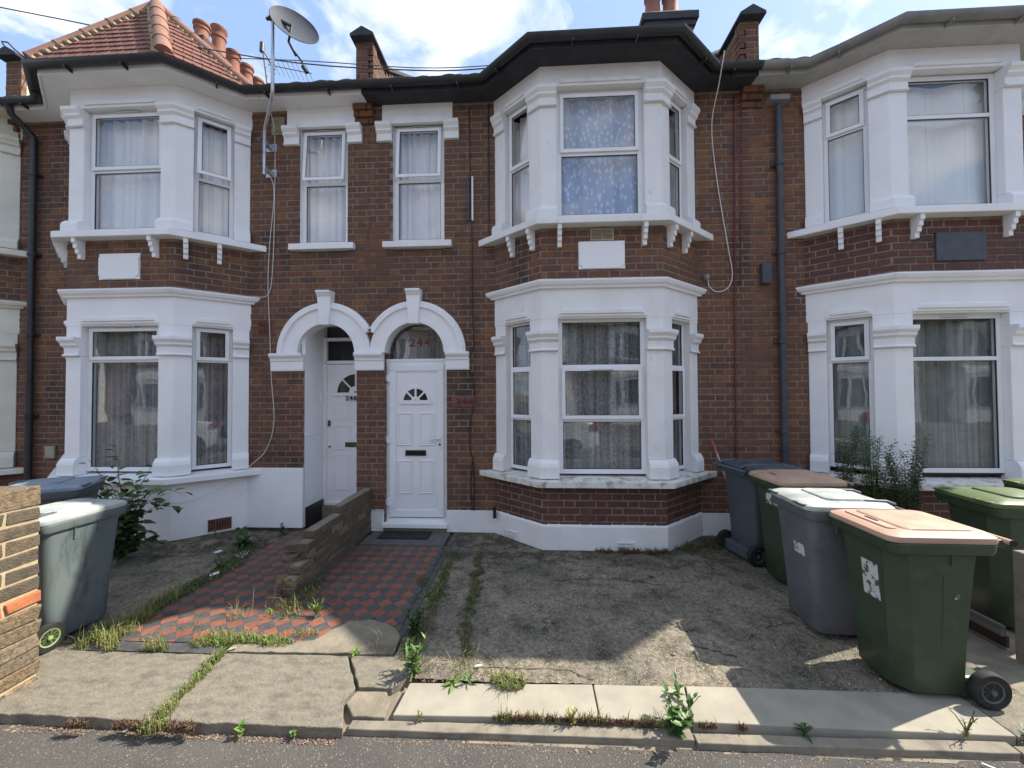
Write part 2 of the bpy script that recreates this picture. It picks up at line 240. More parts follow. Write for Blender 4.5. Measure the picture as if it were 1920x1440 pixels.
def curtain_mat(name, c, cpat, alpha, pscale, lo, hi, kind='voronoi', apat=1.0):
    m = bpy.data.materials.new(name); m.use_nodes = True
    N, L = m.node_tree.nodes, m.node_tree.links
    for n in list(N): N.remove(n)
    o = N.new('ShaderNodeOutputMaterial'); d = N.new('ShaderNodeBsdfDiffuse'); tr = N.new('ShaderNodeBsdfTransparent')
    ge = N.new('ShaderNodeNewGeometry'); mp = N.new('ShaderNodeMapping'); L.new(ge.outputs['Position'], mp.inputs[0]); mp.inputs['Scale'].default_value = (1, .3, .55)
    if kind == 'voronoi':
        v = N.new('ShaderNodeTexVoronoi'); v.inputs['Scale'].default_value = pscale; src = v.outputs['Distance']
    else:
        v = N.new('ShaderNodeTexNoise'); v.inputs['Scale'].default_value = pscale; v.inputs['Detail'].default_value = 4; v.inputs['Roughness'].default_value = .8; src = v.outputs['Fac']
    L.new(mp.outputs[0], v.inputs['Vector'])
    r = N.new('ShaderNodeValToRGB'); r.color_ramp.elements[0].position = lo; r.color_ramp.elements[1].position = hi; L.new(src, r.inputs[0])
    x = N.new('ShaderNodeMix'); x.data_type = 'RGBA'; L.new(r.outputs[0], x.inputs['Factor']); x.inputs[6].default_value = (*cpat, 1); x.inputs[7].default_value = (*c, 1)
    L.new(x.outputs[2], d.inputs[0])
    mr = N.new('ShaderNodeMapRange'); L.new(r.outputs[0], mr.inputs[0]); mr.inputs[3].default_value = apat; mr.inputs[4].default_value = alpha
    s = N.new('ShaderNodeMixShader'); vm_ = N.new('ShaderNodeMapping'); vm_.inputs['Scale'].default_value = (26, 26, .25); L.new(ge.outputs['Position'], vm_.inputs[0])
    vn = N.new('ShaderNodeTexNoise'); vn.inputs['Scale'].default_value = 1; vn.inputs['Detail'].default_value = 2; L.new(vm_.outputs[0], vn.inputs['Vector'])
    vr = N.new('ShaderNodeMapRange'); vr.inputs[1].default_value = .3; vr.inputs[2].default_value = .7; vr.inputs[3].default_value = .55 if alpha < .95 else .86; vr.inputs[4].default_value = 1.25; L.new(vn.outputs['Fac'], vr.inputs[0])  # upright opacity bands: gathered cloth, with fold shading put into the alpha
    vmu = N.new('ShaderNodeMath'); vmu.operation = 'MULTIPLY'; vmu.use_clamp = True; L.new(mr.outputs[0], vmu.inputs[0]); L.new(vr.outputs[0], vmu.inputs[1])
    L.new(vmu.outputs[0], s.inputs[0]); L.new(tr.outputs[0], s.inputs[1]); L.new(d.outputs[0], s.inputs[2]); L.new(s.outputs[0], o.inputs[0])
    return m
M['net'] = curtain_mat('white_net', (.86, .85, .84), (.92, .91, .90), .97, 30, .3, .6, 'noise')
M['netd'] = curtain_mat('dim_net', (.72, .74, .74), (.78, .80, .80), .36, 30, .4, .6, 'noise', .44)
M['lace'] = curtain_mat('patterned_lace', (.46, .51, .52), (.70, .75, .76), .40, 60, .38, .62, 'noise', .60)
M['blue'] = curtain_mat('lilac_print', (.40, .48, .64), (.68, .74, .84), 1, 24, .27, .42, 'voronoi', 1)
M['frost'] = curtain_mat('pale_blind', (.88, .89, .88), (.80, .83, .82), 1, 5, .35, .65, 'noise', 1)
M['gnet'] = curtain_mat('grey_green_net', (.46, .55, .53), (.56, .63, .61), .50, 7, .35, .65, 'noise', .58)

# ---------------------------------------------------------------- mesh helpers
class MB:
    def __init__(s): s.v = []; s.f = []
    def add(s, vs, fs):
        k = len(s.v); s.v += [tuple(p) for p in vs]; s.f += [tuple(i+k for i in f) for f in fs]; return s
    def box(s, x0, x1, y0, y1, z0, z1): return s.obox((x0, y0, z0), (x1-x0, 0, 0), (0, y1-y0, 0), (0, 0, z1-z0))
    def obox(s, o, a, b, c):
        o, a, b, c = map(Vector, (o, a, b, c))
        vs = [o, o+a, o+a+b, o+b, o+c, o+a+c, o+a+b+c, o+b+c]
        fs = [(0, 3, 2, 1), (4, 5, 6, 7), (0, 1, 5, 4), (1, 2, 6, 5), (2, 3, 7, 6), (3, 0, 4, 7)]
        if a.cross(b).dot(c) < 0: fs = [f[::-1] for f in fs]
        return s.add(vs, fs)
    def prism(s, pts, d0, d1, fr=None):
        # pts 2D extruded from d0 to d1; fr(u,v,d) -> 3D
        fr = fr or (lambda u, v, d: (u, v, d)); n = len(pts)
        ar = sum(pts[i][0]*pts[(i+1) % n][1]-pts[(i+1) % n][0]*pts[i][1] for i in range(n))
        if ar < 0: pts = pts[::-1]
        vs = [fr(u, v, d0) for u, v in pts]+[fr(u, v, d1) for u, v in pts]
        return s.add(vs, [tuple(range(n))[::-1], tuple(range(n, 2*n))]+[(i, (i+1) % n, n+(i+1) % n, n+i) for i in range(n)])
    def sweep(s, path, prof, e0='perp', e1='perp'):
        P = [Vector(p) for p in path]; n = len(P); ms = []
        us = [(P[i+1]-P[i]).normalized() for i in range(n-1)]; ns = [Vector((u.y, -u.x)) for u in us]
        for i in range(n):
            if i == 0: m = ns[0] if e0 == 'perp' else Vector((1/ns[0].x, 0))
            elif i == n-1: m = ns[-1] if e1 == 'perp' else Vector((1/ns[-1].x, 0))
            else:
                m = (ns[i-1]+ns[i]); m = m/m.dot(ns[i])
            ms.append(m)
        k = len(prof); ar = sum(prof[i][0]*prof[(i+1) % k][1]-prof[(i+1) % k][0]*prof[i][1] for i in range(k))
        if ar > 0: prof = prof[::-1]
        vs = []
        for p, m in zip(P, ms):
            for d, z in prof: q = p+m*d; vs.append((q.x, q.y, z))
        fs = [tuple(range(k)), tuple(range((n-1)*k, n*k))[::-1]]
        for i in range(n-1):
            for j in range(k): fs.append((i*k+j, (i+1)*k+j, (i+1)*k+(j+1) % k, i*k+(j+1) % k))
        return s.add(vs, fs)
    def tube(s, pts, r, n=8, cap=True):
        pts = [Vector(p) for p in pts]; rings = []; up = Vector((0, 0, 1)); prev = None
        for i, p in enumerate(pts):
            t = (pts[min(i+1, len(pts)-1)]-pts[max(i-1, 0)]).normalized()
            a = (prev - t*prev.dot(t)) if prev is not None else t.cross(up if abs(t.z) < .9 else Vector((1, 0, 0)))
            a.normalize(); prev = a; b = t.cross(a); rr = r[i] if isinstance(r, (list, tuple)) else r
            rings.append([p+(a*math.cos(2*math.pi*k/n)+b*math.sin(2*math.pi*k/n))*rr for k in range(n)])
        vs = [q for g in rings for q in g]; fs = []
        for i in range(len(pts)-1):
            for k in range(n): fs.append((i*n+k, i*n+(k+1) % n, (i+1)*n+(k+1) % n, (i+1)*n+k))
        if cap: fs += [tuple(range(n))[::-1], tuple(range((len(pts)-1)*n, len(pts)*n))]
        return s.add(vs, fs)
    def loft(s, rings, cap=True):
        n = len(rings[0]); vs = [q for g in rings for q in g]; fs = []
        for i in range(len(rings)-1):
            for k in range(n): fs.append((i*n+k, i*n+(k+1) % n, (i+1)*n+(k+1) % n, (i+1)*n+k))
        if cap: fs += [tuple(range(n))[::-1], tuple(range((len(rings)-1)*n, len(rings)*n))]
        return s.add(vs, fs)
    def lathe(s, c, prof, n=20):
        c = Vector(c); return s.loft([[c+Vector((r*math.cos(2*math.pi*k/n), r*math.sin(2*math.pi*k/n), z)) for k in range(n)] for r, z in prof])
    def mesh(s, name, m, smooth=False):
        me = bpy.data.meshes.new(name); me.from_pydata(s.v, [], s.f); me.materials.append(M[m] if isinstance(m, str) else m)
        if len(s.f) < 30000:
            bm = bmesh.new(); bm.from_mesh(me); bmesh.ops.recalc_face_normals(bm, faces=bm.faces); bm.to_mesh(me); bm.free()
        if smooth:
            me.polygons.foreach_set('use_smooth', [True]*len(me.polygons))
            me.set_sharp_from_angle(angle=R(40))
        me.update(); return me
    def build(s, name, m, parent=None, smooth=False, bevel=0, **kw):
        return link(name, s.mesh(name, m, smooth), parent, bevel, **kw)
def link(name, me, parent=None, bevel=0, **kw):
    o = bpy.data.objects.new(name, me); COL.objects.link(o)
    if parent:
        o.parent = parent
        if parent.name in OFFS: o.matrix_parent_inverse = OFFS[parent.name]
    if bevel:
        b = o.modifiers.new('bevel', 'BEVEL'); b.width = bevel; b.segments = 2; b.limit_method = 'ANGLE'; b.angle_limit = R(35)
    for k, v in kw.items(): o[k] = v
    return o
OFFS = {}
def thing_w(name, label, cat, loc, group=None):   # children are given in world coordinates
    o = thing(name, label, cat, loc, 0, group); OFFS[o.name] = Matrix.Translation(loc).inverted(); return o
def thing(name, label, cat, loc=(0, 0, 0), rz=0, group=None):
    o = bpy.data.objects.new(name, None); COL.objects.link(o); o.location = loc; o.rotation_euler = (0, 0, rz); o.empty_display_size = .1
    o['label'] = label; o['category'] = cat
    if group: o['group'] = group
    return o
def tag(o, label, cat, group=None):
    o['label'] = label; o['category'] = cat
    if group: o['group'] = group
    return o
CAMP = Vector((0, 0, 1.71))
def text(name, s, size, m, parent, loc, rot=(R(90), 0, 0), ext=.004, font_bold=True, shear=0, xs=1.0):
    c = bpy.data.curves.new(name, 'FONT'); c.body = s; c.size = size; c.extrude = ext; c.align_x = 'CENTER'; c.align_y = 'CENTER'; c.offset = size*.018 if font_bold else 0; c.space_character = 1.15
    t = bpy.data.objects.new('tmp', c); COL.objects.link(t); bpy.context.view_layer.update()
    me = bpy.data.meshes.new_from_object(t.evaluated_get(bpy.context.evaluated_depsgraph_get())); bpy.data.objects.remove(t); bpy.data.curves.remove(c)
    me.materials.clear(); me.materials.append(M[m])
    o = link(name, me, parent); o.location = loc; o.rotation_euler = rot; o.scale = (xs, 1, 1); return o

# ---------------------------------------------------------------- brickwork
GA = .0755; ST = .2285; HD = .1135; JT = .0125
_bc = {}
def brick_mesh(Lx, m, H=GA-JT, D=.10):
    key = (round(Lx/.006), m, H, D)
    if key in _bc: return _bc[key]
    Lx = key[0]*.006; b = MB(); c = .004; x, z = Lx/2, H/2
    vs = []
    for (sx, sz, y) in ((1, 1, 0), (1, 1, -(D-c)), (1, 1, -D)):
        k = c if y == -D else 0
        vs += [(-x+k, y, -z+k), (x-k, y, -z+k), (x-k, y, z-k), (-x+k, y, z-k)]
    fs = []
    for r in (0, 4):
        for k in range(4): fs.append((r+k, r+(k+1) % 4, r+4+(k+1) % 4, r+4+k)[::-1])
    fs.append((8, 9, 10, 11)); fs.append((3, 2, 1, 0))
    b.add(vs, fs); me = b.mesh('brick', m); _bc[key] = me; return me
def free(L0, L1, blocks):
    iv = [(L0, L1)]
    for a, b in blocks:
        nv = []
        for s, e in iv:
            if b <= s or a >= e: nv.append((s, e)); continue
            if a > s: nv.append((s, a))
            if b < e: nv.append((b, e))
        iv = nv
    return [(s, e) for s, e in iv if e-s > .02]
class Wall:
    """bricks and mortar of one wall, along several straight runs"""
    def __init__(s, name, parent, m, mortar, gauge=GA): s.name = name; s.parent = parent; s.m = m; s.mm = mortar; s.b = []; s.mb = MB(); s.g = gauge
    def run(s, P0, P1, z0, z1, blocked=lambda a, b: [], phase=0, m=None, proud=.0045, D=.10, bond='flemish', base=0):
        P0, P1 = Vector(P0), Vector(P1); u = (P1-P0).normalized(); n = Vector((u.y, -u.x)); L = (P1-P0).length; G = s.g
        k0 = math.floor((z0-base)/G+.001); k = k0
        while base+k*G < z1-.02:
            a, b = max(z0, base+k*G), min(z1, base+(k+1)*G); hb = b-a
            for (i0, i1) in free(0, L, blocked(a+.01, b-.01)):
                o = P0+u*i0; s.mb.obox((*(o-n*(D+.02)), a), (*(u*(i1-i0)), 0), (*(n*(D+.02)), 0), (0, 0, hb))
                if hb < .04: continue
                per = ST+HD; off = (k % 2)*per/2+phase
                if bond == 'flemish': x = math.floor((i0-off)/per)*per+off; seq = [ST, HD]
                else: per = ST; x = math.floor((i0-(k % 2)*ST/2-phase)/ST)*ST+(k % 2)*ST/2+phase; seq = [ST]
                j = 0
                while x < i1:
                    w = seq[j % len(seq)]; xa, xb = max(x, i0), min(x+w, i1)
                    if xa > i0: xa += JT/2
                    if xb < i1: xb -= JT/2
                    if xb-xa > .03:
                        c = P0+u*((xa+xb)/2); s.b.append((c, a+hb/2, u, n, xb-xa, min(hb, G)-JT, proud+random.uniform(-.0018, .0018), D, m or s.m))
                    x += w; j += 1
            k += 1
        return s
    def done(s, maxn=300, smallH=False):
        w = s.mb.build('wall' if s.name is None else s.name, s.mm, s.parent)
        def size(t):
            c, z = t[0], t[1]; v = Vector((c.x, c.y, z))-CAMP; d = v.length
            ang = abs(math.atan2(v.x, v.y)+R(3)); vis = 1 if (ang < R(53) and v.y > .3 and abs(v.z)/max(.1, v.y) < 1.1) else .01
            f = abs(v.normalized().dot(Vector((t[3].x, t[3].y, 0)))); fa = 1 if v.dot(Vector((t[3].x, t[3].y, 0))) < 0 else .02
            return -t[4]*f*vis*fa/d**2
        s.b.sort(key=size); mbs = {}
        for i, (c, z, u, n, Lb, H, pr, D, m) in enumerate(s.b):
            p = c+n*pr; ang = math.atan2(u.y, u.x)+random.uniform(-.006, .006); tilt = random.uniform(-.004, .004)
            me = brick_mesh(Lb, m, round(H, 3), D); T = Matrix.Translation((p.x, p.y, z)) @ Matrix.Rotation(ang, 4, 'Z') @ Matrix.Rotation(tilt, 4, 'Y') @ Matrix.Translation((0, D, 0))
            # brick mesh runs from y=0 to y=-D; front is at -D
            T = Matrix.Translation((p.x, p.y, z)) @ Matrix.Rotation(ang, 4, 'Z') @ Matrix.Rotation(tilt, 4, 'Y') @ Matrix.Translation((0, D, 0))
            if i < maxn:
                o = link('brick', me, w); o.matrix_local = T
            else:
                q = mbs.setdefault(m, MB()); q.add([T @ v.co for v in me.vertices], [tuple(pp.vertices) for pp in me.polygons])
        for m, q in mbs.items(): q.build('brickwork', m, w, kind='stuff')
        return w

# ---------------------------------------------------------------- windows
def frame_at(P0, P1):
    P0, P1 = Vector(P0), Vector(P1); u = (P1-P0).normalized(); n = Vector((u.y, -u.x)); L = (P1-P0).length
    def fr(a, b, d): q = P0+u*a+n*d; return (q.x, q.y, b)   # a along, b height, d outward
    return fr, L
def fbox(mb, fr, a0, a1, b0, b1, d0, d1):
    vs = [fr(a, b, d) for (a, b, d) in ((a0, b0, d0), (a1, b0, d0), (a1, b1, d0), (a0, b1, d0), (a0, b0, d1), (a1, b0, d1), (a1, b1, d1), (a0, b1, d1))]
    mb.add(vs, [(0, 3, 2, 1), (4, 5, 6, 7), (0, 1, 5, 4), (1, 2, 6, 5), (2, 3, 7, 6), (3, 0, 4, 7)])
def ring(mb, fr, a0, a1, b0, b1, w, d0, d1):
    fbox(mb, fr, a0, a1, b1-w, b1, d0, d1); fbox(mb, fr, a0, a1, b0, b0+w, d0, d1)
    fbox(mb, fr, a0, a0+w, b0+w, b1-w, d0, d1); fbox(mb, fr, a1-w, a1, b0+w, b1-w, d0, d1)
def curtain(fr, a0, a1, b0, b1, d, m, parent, folds=9, amp=.028, seed=0):
    rr = random.Random(seed*7+int(a1*100)); nx = 56; rows = 5; vs = []; fs = []
    ph = [rr.uniform(0, 6.28) for _ in range(5)]; fq = [folds*rr.uniform(.6, 1.5) for _ in range(5)]
    for j in range(rows+1):
        for i in range(nx+1):
            t = i/nx; s = j/rows; y = sum(math.sin(6.283*fq[k]*t+ph[k]+s*.5*k)*(.5, .3, .25, .15, .1)[k] for k in range(5))*amp
            vs.append(fr(a0+(a1-a0)*t, b0+(b1-b0)*s, d+y))
    for j in range(rows):
        for i in range(nx): k = j*(nx+1)+i; fs.append((k, k+1, k+nx+2, k+nx+1))
    mb = MB().add(vs, fs); o = mb.build('curtain', m, parent, smooth=True); return o
def window(parent, P0, P1, z0, z1, trans, sashes=(), fw=.05, cm='net', tilt={}, ventrow=None, fm='upvc', seed=0, folds=9, outer=None):
    """trans: list of transom heights (top to bottom); rows numbered from top; sashes: rows that open; tilt: {row: degrees}"""
    fr, L = frame_at(P0, P1); mb = MB(); ring(mb, fr, 0, L, z0, z1, fw, -.05, .0)
    for t in trans: fbox(mb, fr, fw, L-fw, t-fw*.42, t+fw*.42, -.05, -.001)
    w = mb.build('window', fm, parent, bevel=.004)
    if outer:
        ob = MB(); ring(ob, fr, -outer, L+outer, z0-.02, z1+outer, outer-.002, -.07, -.015); ob.build('outer_frame', 'brown', w)
    ed = [z1-fw]+[v for t in trans for v in (t+fw*.42, t-fw*.42)]+[z0+fw]
    for r in range(len(trans)+1):
        b1, b0 = ed[2*r], ed[2*r+1]; a0, a1 = fw, L-fw; g = frx = fr
        if r in sashes:
            A0, A1, B0, B1 = a0-.014, a1+.014, b0-.014, b1+.014; sw = .042
            if r in tilt:
                th = R(tilt[r]); f0 = fr
                def frx(a, b, d, f0=f0, B1=B1, th=th):
                    dd = d-.0; h = B1-b; return f0(a, B1-h*math.cos(th)-dd*math.sin(th)*0, dd+h*math.sin(th)+.012)
            sm = MB(); ring(sm, frx, A0, A1, B0, B1, sw, .0015, .022); s = sm.build('sash', fm, w, bevel=.004)
            a0, a1, b0, b1 = A0+sw, A1-sw, B0+sw, B1-sw
            pm = MB(); fbox(pm, frx, a0, a1, b0, b1, .004, .010); pm.build('pane', 'glass', w)
            gm = MB(); ring(gm, frx, a0-.001, a1+.001, b0-.001, b1+.001, .006, .011, .0165); gm.build('gasket', 'black', w)
        else:
            pm = MB(); fbox(pm, fr, a0, a1, b0, b1, -.026, -.020); pm.build('pane', 'glass', w)
            gm = MB(); ring(gm, fr, a0-.001, a1+.001, b0-.001, b1+.001, .006, -.019, -.006); gm.build('gasket', 'black', w)
    if ventrow is not None:
        vz = ed[0]+.022 if ventrow == 0 else ed[2*ventrow]-.012
        d = .001 if ventrow == 0 and 0 not in sashes else .0225
        if 0 in sashes and ventrow == 0: vz = z1-.028
        vm = MB(); fbox(vm, fr, L*.36, L*.64, vz-.009, vz+.009, d, d+.012); vm.build('trickle_vent', 'upvc', w); vm = MB(); fbox(vm, fr, L*.37, L*.63, vz-.008, vz-.004, d+.0125, d+.0145); vm.build('vent_slot', 'hole', w)
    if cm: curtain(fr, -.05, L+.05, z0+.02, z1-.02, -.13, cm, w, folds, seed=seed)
    return w

# ---------------------------------------------------------------- house parts
YW = 4.75
def cap_prof(z0, h, o=0.0, s=1.0):   # stepped capital
    return [(-.12, z0), (.034*s+o, z0), (.034*s+o, z0+.016), (.018*s+o, z0+.026), (.018*s+o, z0+h*.44), (.050*s+o, z0+h*.56), (.050*s+o, z0+h*.66), (.078*s+o, z0+h*.82), (.078*s+o, z0+h), (-.12, z0+h)]
def base_prof(z0, h): return [(-.12, z0), (.062, z0), (.062, z0+h*.62), (.050, z0+h*.80), (.022, z0+h), (-.12, z0+h)]
def along(A, B, t0, t1):
    A, B = Vector(A), Vector(B); u = (B-A).normalized(); L = (B-A).length
    return A+u*(t0 if t0 >= 0 else L+t0), A+u*(t1 if t1 > 0 else L+t1)
class Bay:
    def __init__(s, xc, w): s.xc = xc; s.p = [Vector((xc-1.22, YW)), Vector((xc-.655, 4.26)), Vector((xc+.655, 4.26)), Vector((xc+1.22, YW))]; s.par = w
    def sw(s, name, prof, m, bevel=.004, kids=None, parent=None):
        return MB().sweep(s.p, prof, 'wall', 'wall').build(name, m, parent or s.par, bevel=bevel)
    def columns(s, z0, z1, zc, zb, m):
        A, B, C, D = s.p; paths = []
        a, b = along(A, B, .02, .19); paths.append(([a, b], 'perp', 'perp'))
        _, c0 = along(A, B, 0, -.17); c0 = along(A, B, -.17, -.001)[0]; paths.append(([c0, B, along(B, C, .18, .2)[0]], 'perp', 'perp'))
        paths.append(([along(B, C, -.18, -.1)[0], C, along(C, D, .17, .2)[0]], 'perp', 'perp'))
        paths.append(([along(C, D, -.19, -.02)[0], along(C, D, -.02, -.001)[0]], 'perp', 'perp'))
        for pth, e0, e1 in paths:
            col = MB().sweep(pth, [(-.12, zb), (0, zb), (0, zc), (-.12, zc)], e0, e1).build('column', m, s.par, bevel=.008)
            # chamfered raised strip
            MB().sweep(pth, cap_prof(zc, z1-zc), e0, e1).build('capital', m, col, bevel=.004)
            MB().sweep(pth, base_prof(z0, zb-z0), e0, e1).build('column_base', m, col, bevel=.006)
    def openings(s): # front + chamfer window lines, set back
        A, B, C, D = s.p
        def back(p, q, t0, t1, d):
            a, b = along(p, q, t0, t1); u = (b-a).normalized(); n = Vector((u.y, -u.x)); return a-n*d, b-n*d
        return back(A, B, .19, -.17, .075), back(B, C, .18, -.18, .075), back(C, D, .17, -.19, .075)
    def reveals(s, z0, z1, m, zh): # inner lining between columns + head
        pass
    def lintels(s, z, m, par):
        A, B, C, D = s.p
        for (p, q, t0, t1) in ((A, B, .19, -.17), (B, C, .18, -.18), (C, D, .17, -.19)):
            a, b = along(p, q, t0, t1); fr, L = frame_at(a, b)
            mb = MB()
            mb.prism([(.0, z), (L, z), (L, z+.025), (L-.05, z+.085), (.05, z+.085), (0, z+.025)], -.04, .018, lambda u, v, d: fr(u, v, d))
            mb.prism([(.03, z+.03), (L-.03, z+.03), (L-.06, z+.075), (.06, z+.075)], .018, .034, lambda u, v, d: fr(u, v, d))
            mb.build('lintel_moulding', m, par, bevel=.004)

def bracket(par, fr, a, z, m):
    mb = MB(); w = .045
    prof = [(0, z), (.115, z), (.115, z-.055), (.095, z-.065), (.095, z-.11), (.075, z-.12), (.075, z-.165), (.05, z-.175), (.05, z-.225), (0, z-.225)]
    mb.prism([(d, zz) for d, zz in prof], -w/2, w/2, lambda u, v, d: fr(a+d, v, u)); mb.build('bracket', m, par, bevel=.003)
def air_vent(par, fr, a0, a1, z0, z1, m, nx=10, nz=4, d=.012, slots=False):
    mb = MB(); ring(mb, fr, a0, a1, z0, z1, .01, 0, d)
    for i in range(1, nx): x = a0+(a1-a0)*i/nx; fbox(mb, fr, x-.003, x+.003, z0+.01, z1-.01, .002, d-.002)
    for i in range(1, nz): z = z0+(z1-z0)*i/nz; fbox(mb, fr, a0+.01, a1-.01, z-.003, z+.003, .003, d-.001)
    v = mb.build('air_vent', m, par); q = MB(); fbox(q, fr, a0+.005, a1-.005, z0+.005, z1-.005, -.002, .001); q.build('vent_backing', 'hole', v)
def wallbox(par, x0, x1, z0, z1, d0, d1, m, name, bevel=.004): return MB().box(x0, x1, YW-d1, YW-d0, z0, z1).build(name, m, par, bevel=bevel)


# ================================================================ HOUSES
def rects_blk(rs, x0, arches=()):
    def f(a, b):
        z = (a+b)/2; out = []
        for (xa, xb, za, zb) in rs:
            if za < b-.012 and zb > a+.012: out.append((xa-x0, xb-x0))
        for (xc, zc, r) in arches:
            if zc <= z < zc+r: h = math.sqrt(r*r-(z-zc)**2); out.append((xc-h-x0, xc+h-x0))
        return out
    return f
HOUSE_GROUP = 'brick terraced houses of the row'
def gutter_run(H, x0, x1, bay, soff, gut, over=.28, steps=True):
    p = [Vector((x0, YW))]+bay.p+[Vector((x1, YW))]
    MB().sweep(p, [(-.02, 5.31), (over-.06, 5.31), (over-.06, 5.332), (-.02, 5.332)]).build('soffit', soff, H)
    MB().sweep(p, [(over-.058, 5.295), (over-.036, 5.295), (over-.036, 5.43), (over-.058, 5.43)]).build('fascia', soff, H, bevel=.003)
    r = .056; c = (over+.022, 5.375); pr = [(c[0]+r*math.cos(t), c[1]+r*math.sin(t)) for t in [math.pi+math.pi*k/8 for k in range(9)]]
    pr += [(c[0]+(r-.006)*math.cos(t), c[1]+(r-.006)*math.sin(t)) for t in [2*math.pi-math.pi*k/8 for k in range(9)]]
    g = MB().sweep(p, pr).build('gutter', gut, H, smooth=True)
    # union brackets
    for a, b in zip(p[:-1], p[1:]):
        L = (b-a).length; u = (b-a)/L; n = Vector((u.y, -u.x)); k = max(1, int(L/.55))
        for i in range(k):
            q = a+u*L*(i+.5)/k; mb = MB()
            mb.obox((*(q+n*(over-.04)-u*.009), 5.29), (*(u*.018), 0), (*(n*.085), .01), (0, 0, .035)); mb.build('gutter_bracket', gut, g)
def roof_main(H, x0, x1):
    s = .70; mb = MB()
    mb.prism([(4.50, 5.40), (9.1, 5.40+4.6*s), (13.7, 5.40), (13.7, 5.37), (9.1, 5.37+4.6*s-.01), (4.50, 5.37)], x0, x1, lambda u, v, d: (d, u, v))
    rf = mb.build('roof', 'concrt', H)
    n = int((x1-x0)/.3); w = (x1-x0)/n
    t = MB()
    for i in range(8):
        a = i/8; t.add([], [])
    prof = []
    for i in range(9): a = i/8; prof.append((a*w*.985, .016*math.sin(math.pi*a)**2*1.6+(.012 if a > .86 else 0)))
    pts = prof+[(a, b-.014) for a, b in prof[::-1]]
    tm = MB().prism(pts, 0, .42, lambda u, v, d: (u, d, v+d*s)).mesh('tile', 'concrt')
    for i in range(n):
        o = link('tile', tm, rf); o.location = (x0+i*w, 4.44, 5.405+random.uniform(-.004, .004)); o.rotation_euler = (random.uniform(-.02, .02), 0, random.uniform(-.01, .01))
    return rf
def parapet(H, xm, facing, name_side=None, render=None):
    x0, x1 = xm-.11, xm+.11
    par = MB().prism([(4.80, 5.37), (4.80, 6.14), (5.18, 6.14), (9.1, 8.9), (9.1, 7.9), (6, 5.37)], x0+.02, x1-.02, lambda u, v, d: (d, u, v)).build('parapet', 'mortar', H)
    Wl = Wall(None, par, 'brick', 'mortar')
    Wl.name = 'parapet_face'
    Wl.run((x0, 4.74), (x1, 4.74), 5.36, 6.15, D=.09)
    def slope(a, b):
        zt = b; out = [(-1, 0)]
        if zt > 6.10: out.append((-1, 5.2+(zt-6.12)/.71-4.55))
        zl = a; yr = 4.5+(zl-5.40)/.70
        out.append((yr+.25-4.55, 10))
        return out
    if facing > 0:
        if not render: Wl.run((x1, 4.74), (x1, 7.2), 5.4, 7.9, blocked=lambda a, b: [(s-.19, e-.19) for s, e in slope(a, b)], D=.05)
    else: Wl.run((x0, 7.2), (x0, 4.74), 5.4, 7.9, blocked=lambda a, b: [(2.65-e, 2.65-s) for s, e in slope(a, b)], D=.05)
    for k, (pz, pd) in enumerate(((5.08, .03), (5.155, .06), (5.23, .09))):
        for a, b in (((x0-.01, xm+.055*(-1)**k-.005), (xm+.055*(-1)**k+.005, x1+.01))): MB().box(a, b, YW-pd, YW-.004, pz+.004, pz+GA-.006).build('brick', 'brick', par, bevel=.003)
    Wl.done(60)
    if render: MB().prism([(4.79, 5.45), (4.79, 6.10), (5.18, 6.12), (7.2, 7.5), (7.2, 7.25)], x1-.02, x1+.006, lambda u, v, d: (d, u, v)).build('render_coat', render, par)
    cp = MB(); path = [(4.64, 6.14), (5.20, 6.14), (7.2, 7.54), (9.1, 8.88)]; sec = [(-.15, 0), (-.15, .035), (0, .125), (.15, .035), (.15, 0)]
    rings = [[(xm+a, y, z+b) for a, b in sec] for y, z in path]; cp.loft(rings); cp.build('coping', 'felt', par, bevel=.006)
    MB().obox((x1+.004, 4.70, 5.42), (.12*facing, -.03, -.06), (0, .16, .05), (0, .0, .012)).build('lead_flashing', 'lead', par)
def shell(H, x0, x1, solid=()):
    mb = MB(); mb.box(x0, x0+.04, YW+.15, 8.2, 0, 5.3); mb.box(x1-.04, x1, YW+.15, 8.2, 0, 5.3); mb.box(x0, x1, 8.2, 8.25, 0, 5.3); mb.box(x0, x1, YW+.13, 8.2, 2.86, 2.96); mb.box(x0, x1, YW+.13, 8.2, 5.24, 5.3); mb.box(x0, x1, YW+.13, 8.2, -.02, .02)
    mb.build('interior_wall', 'inter', H)

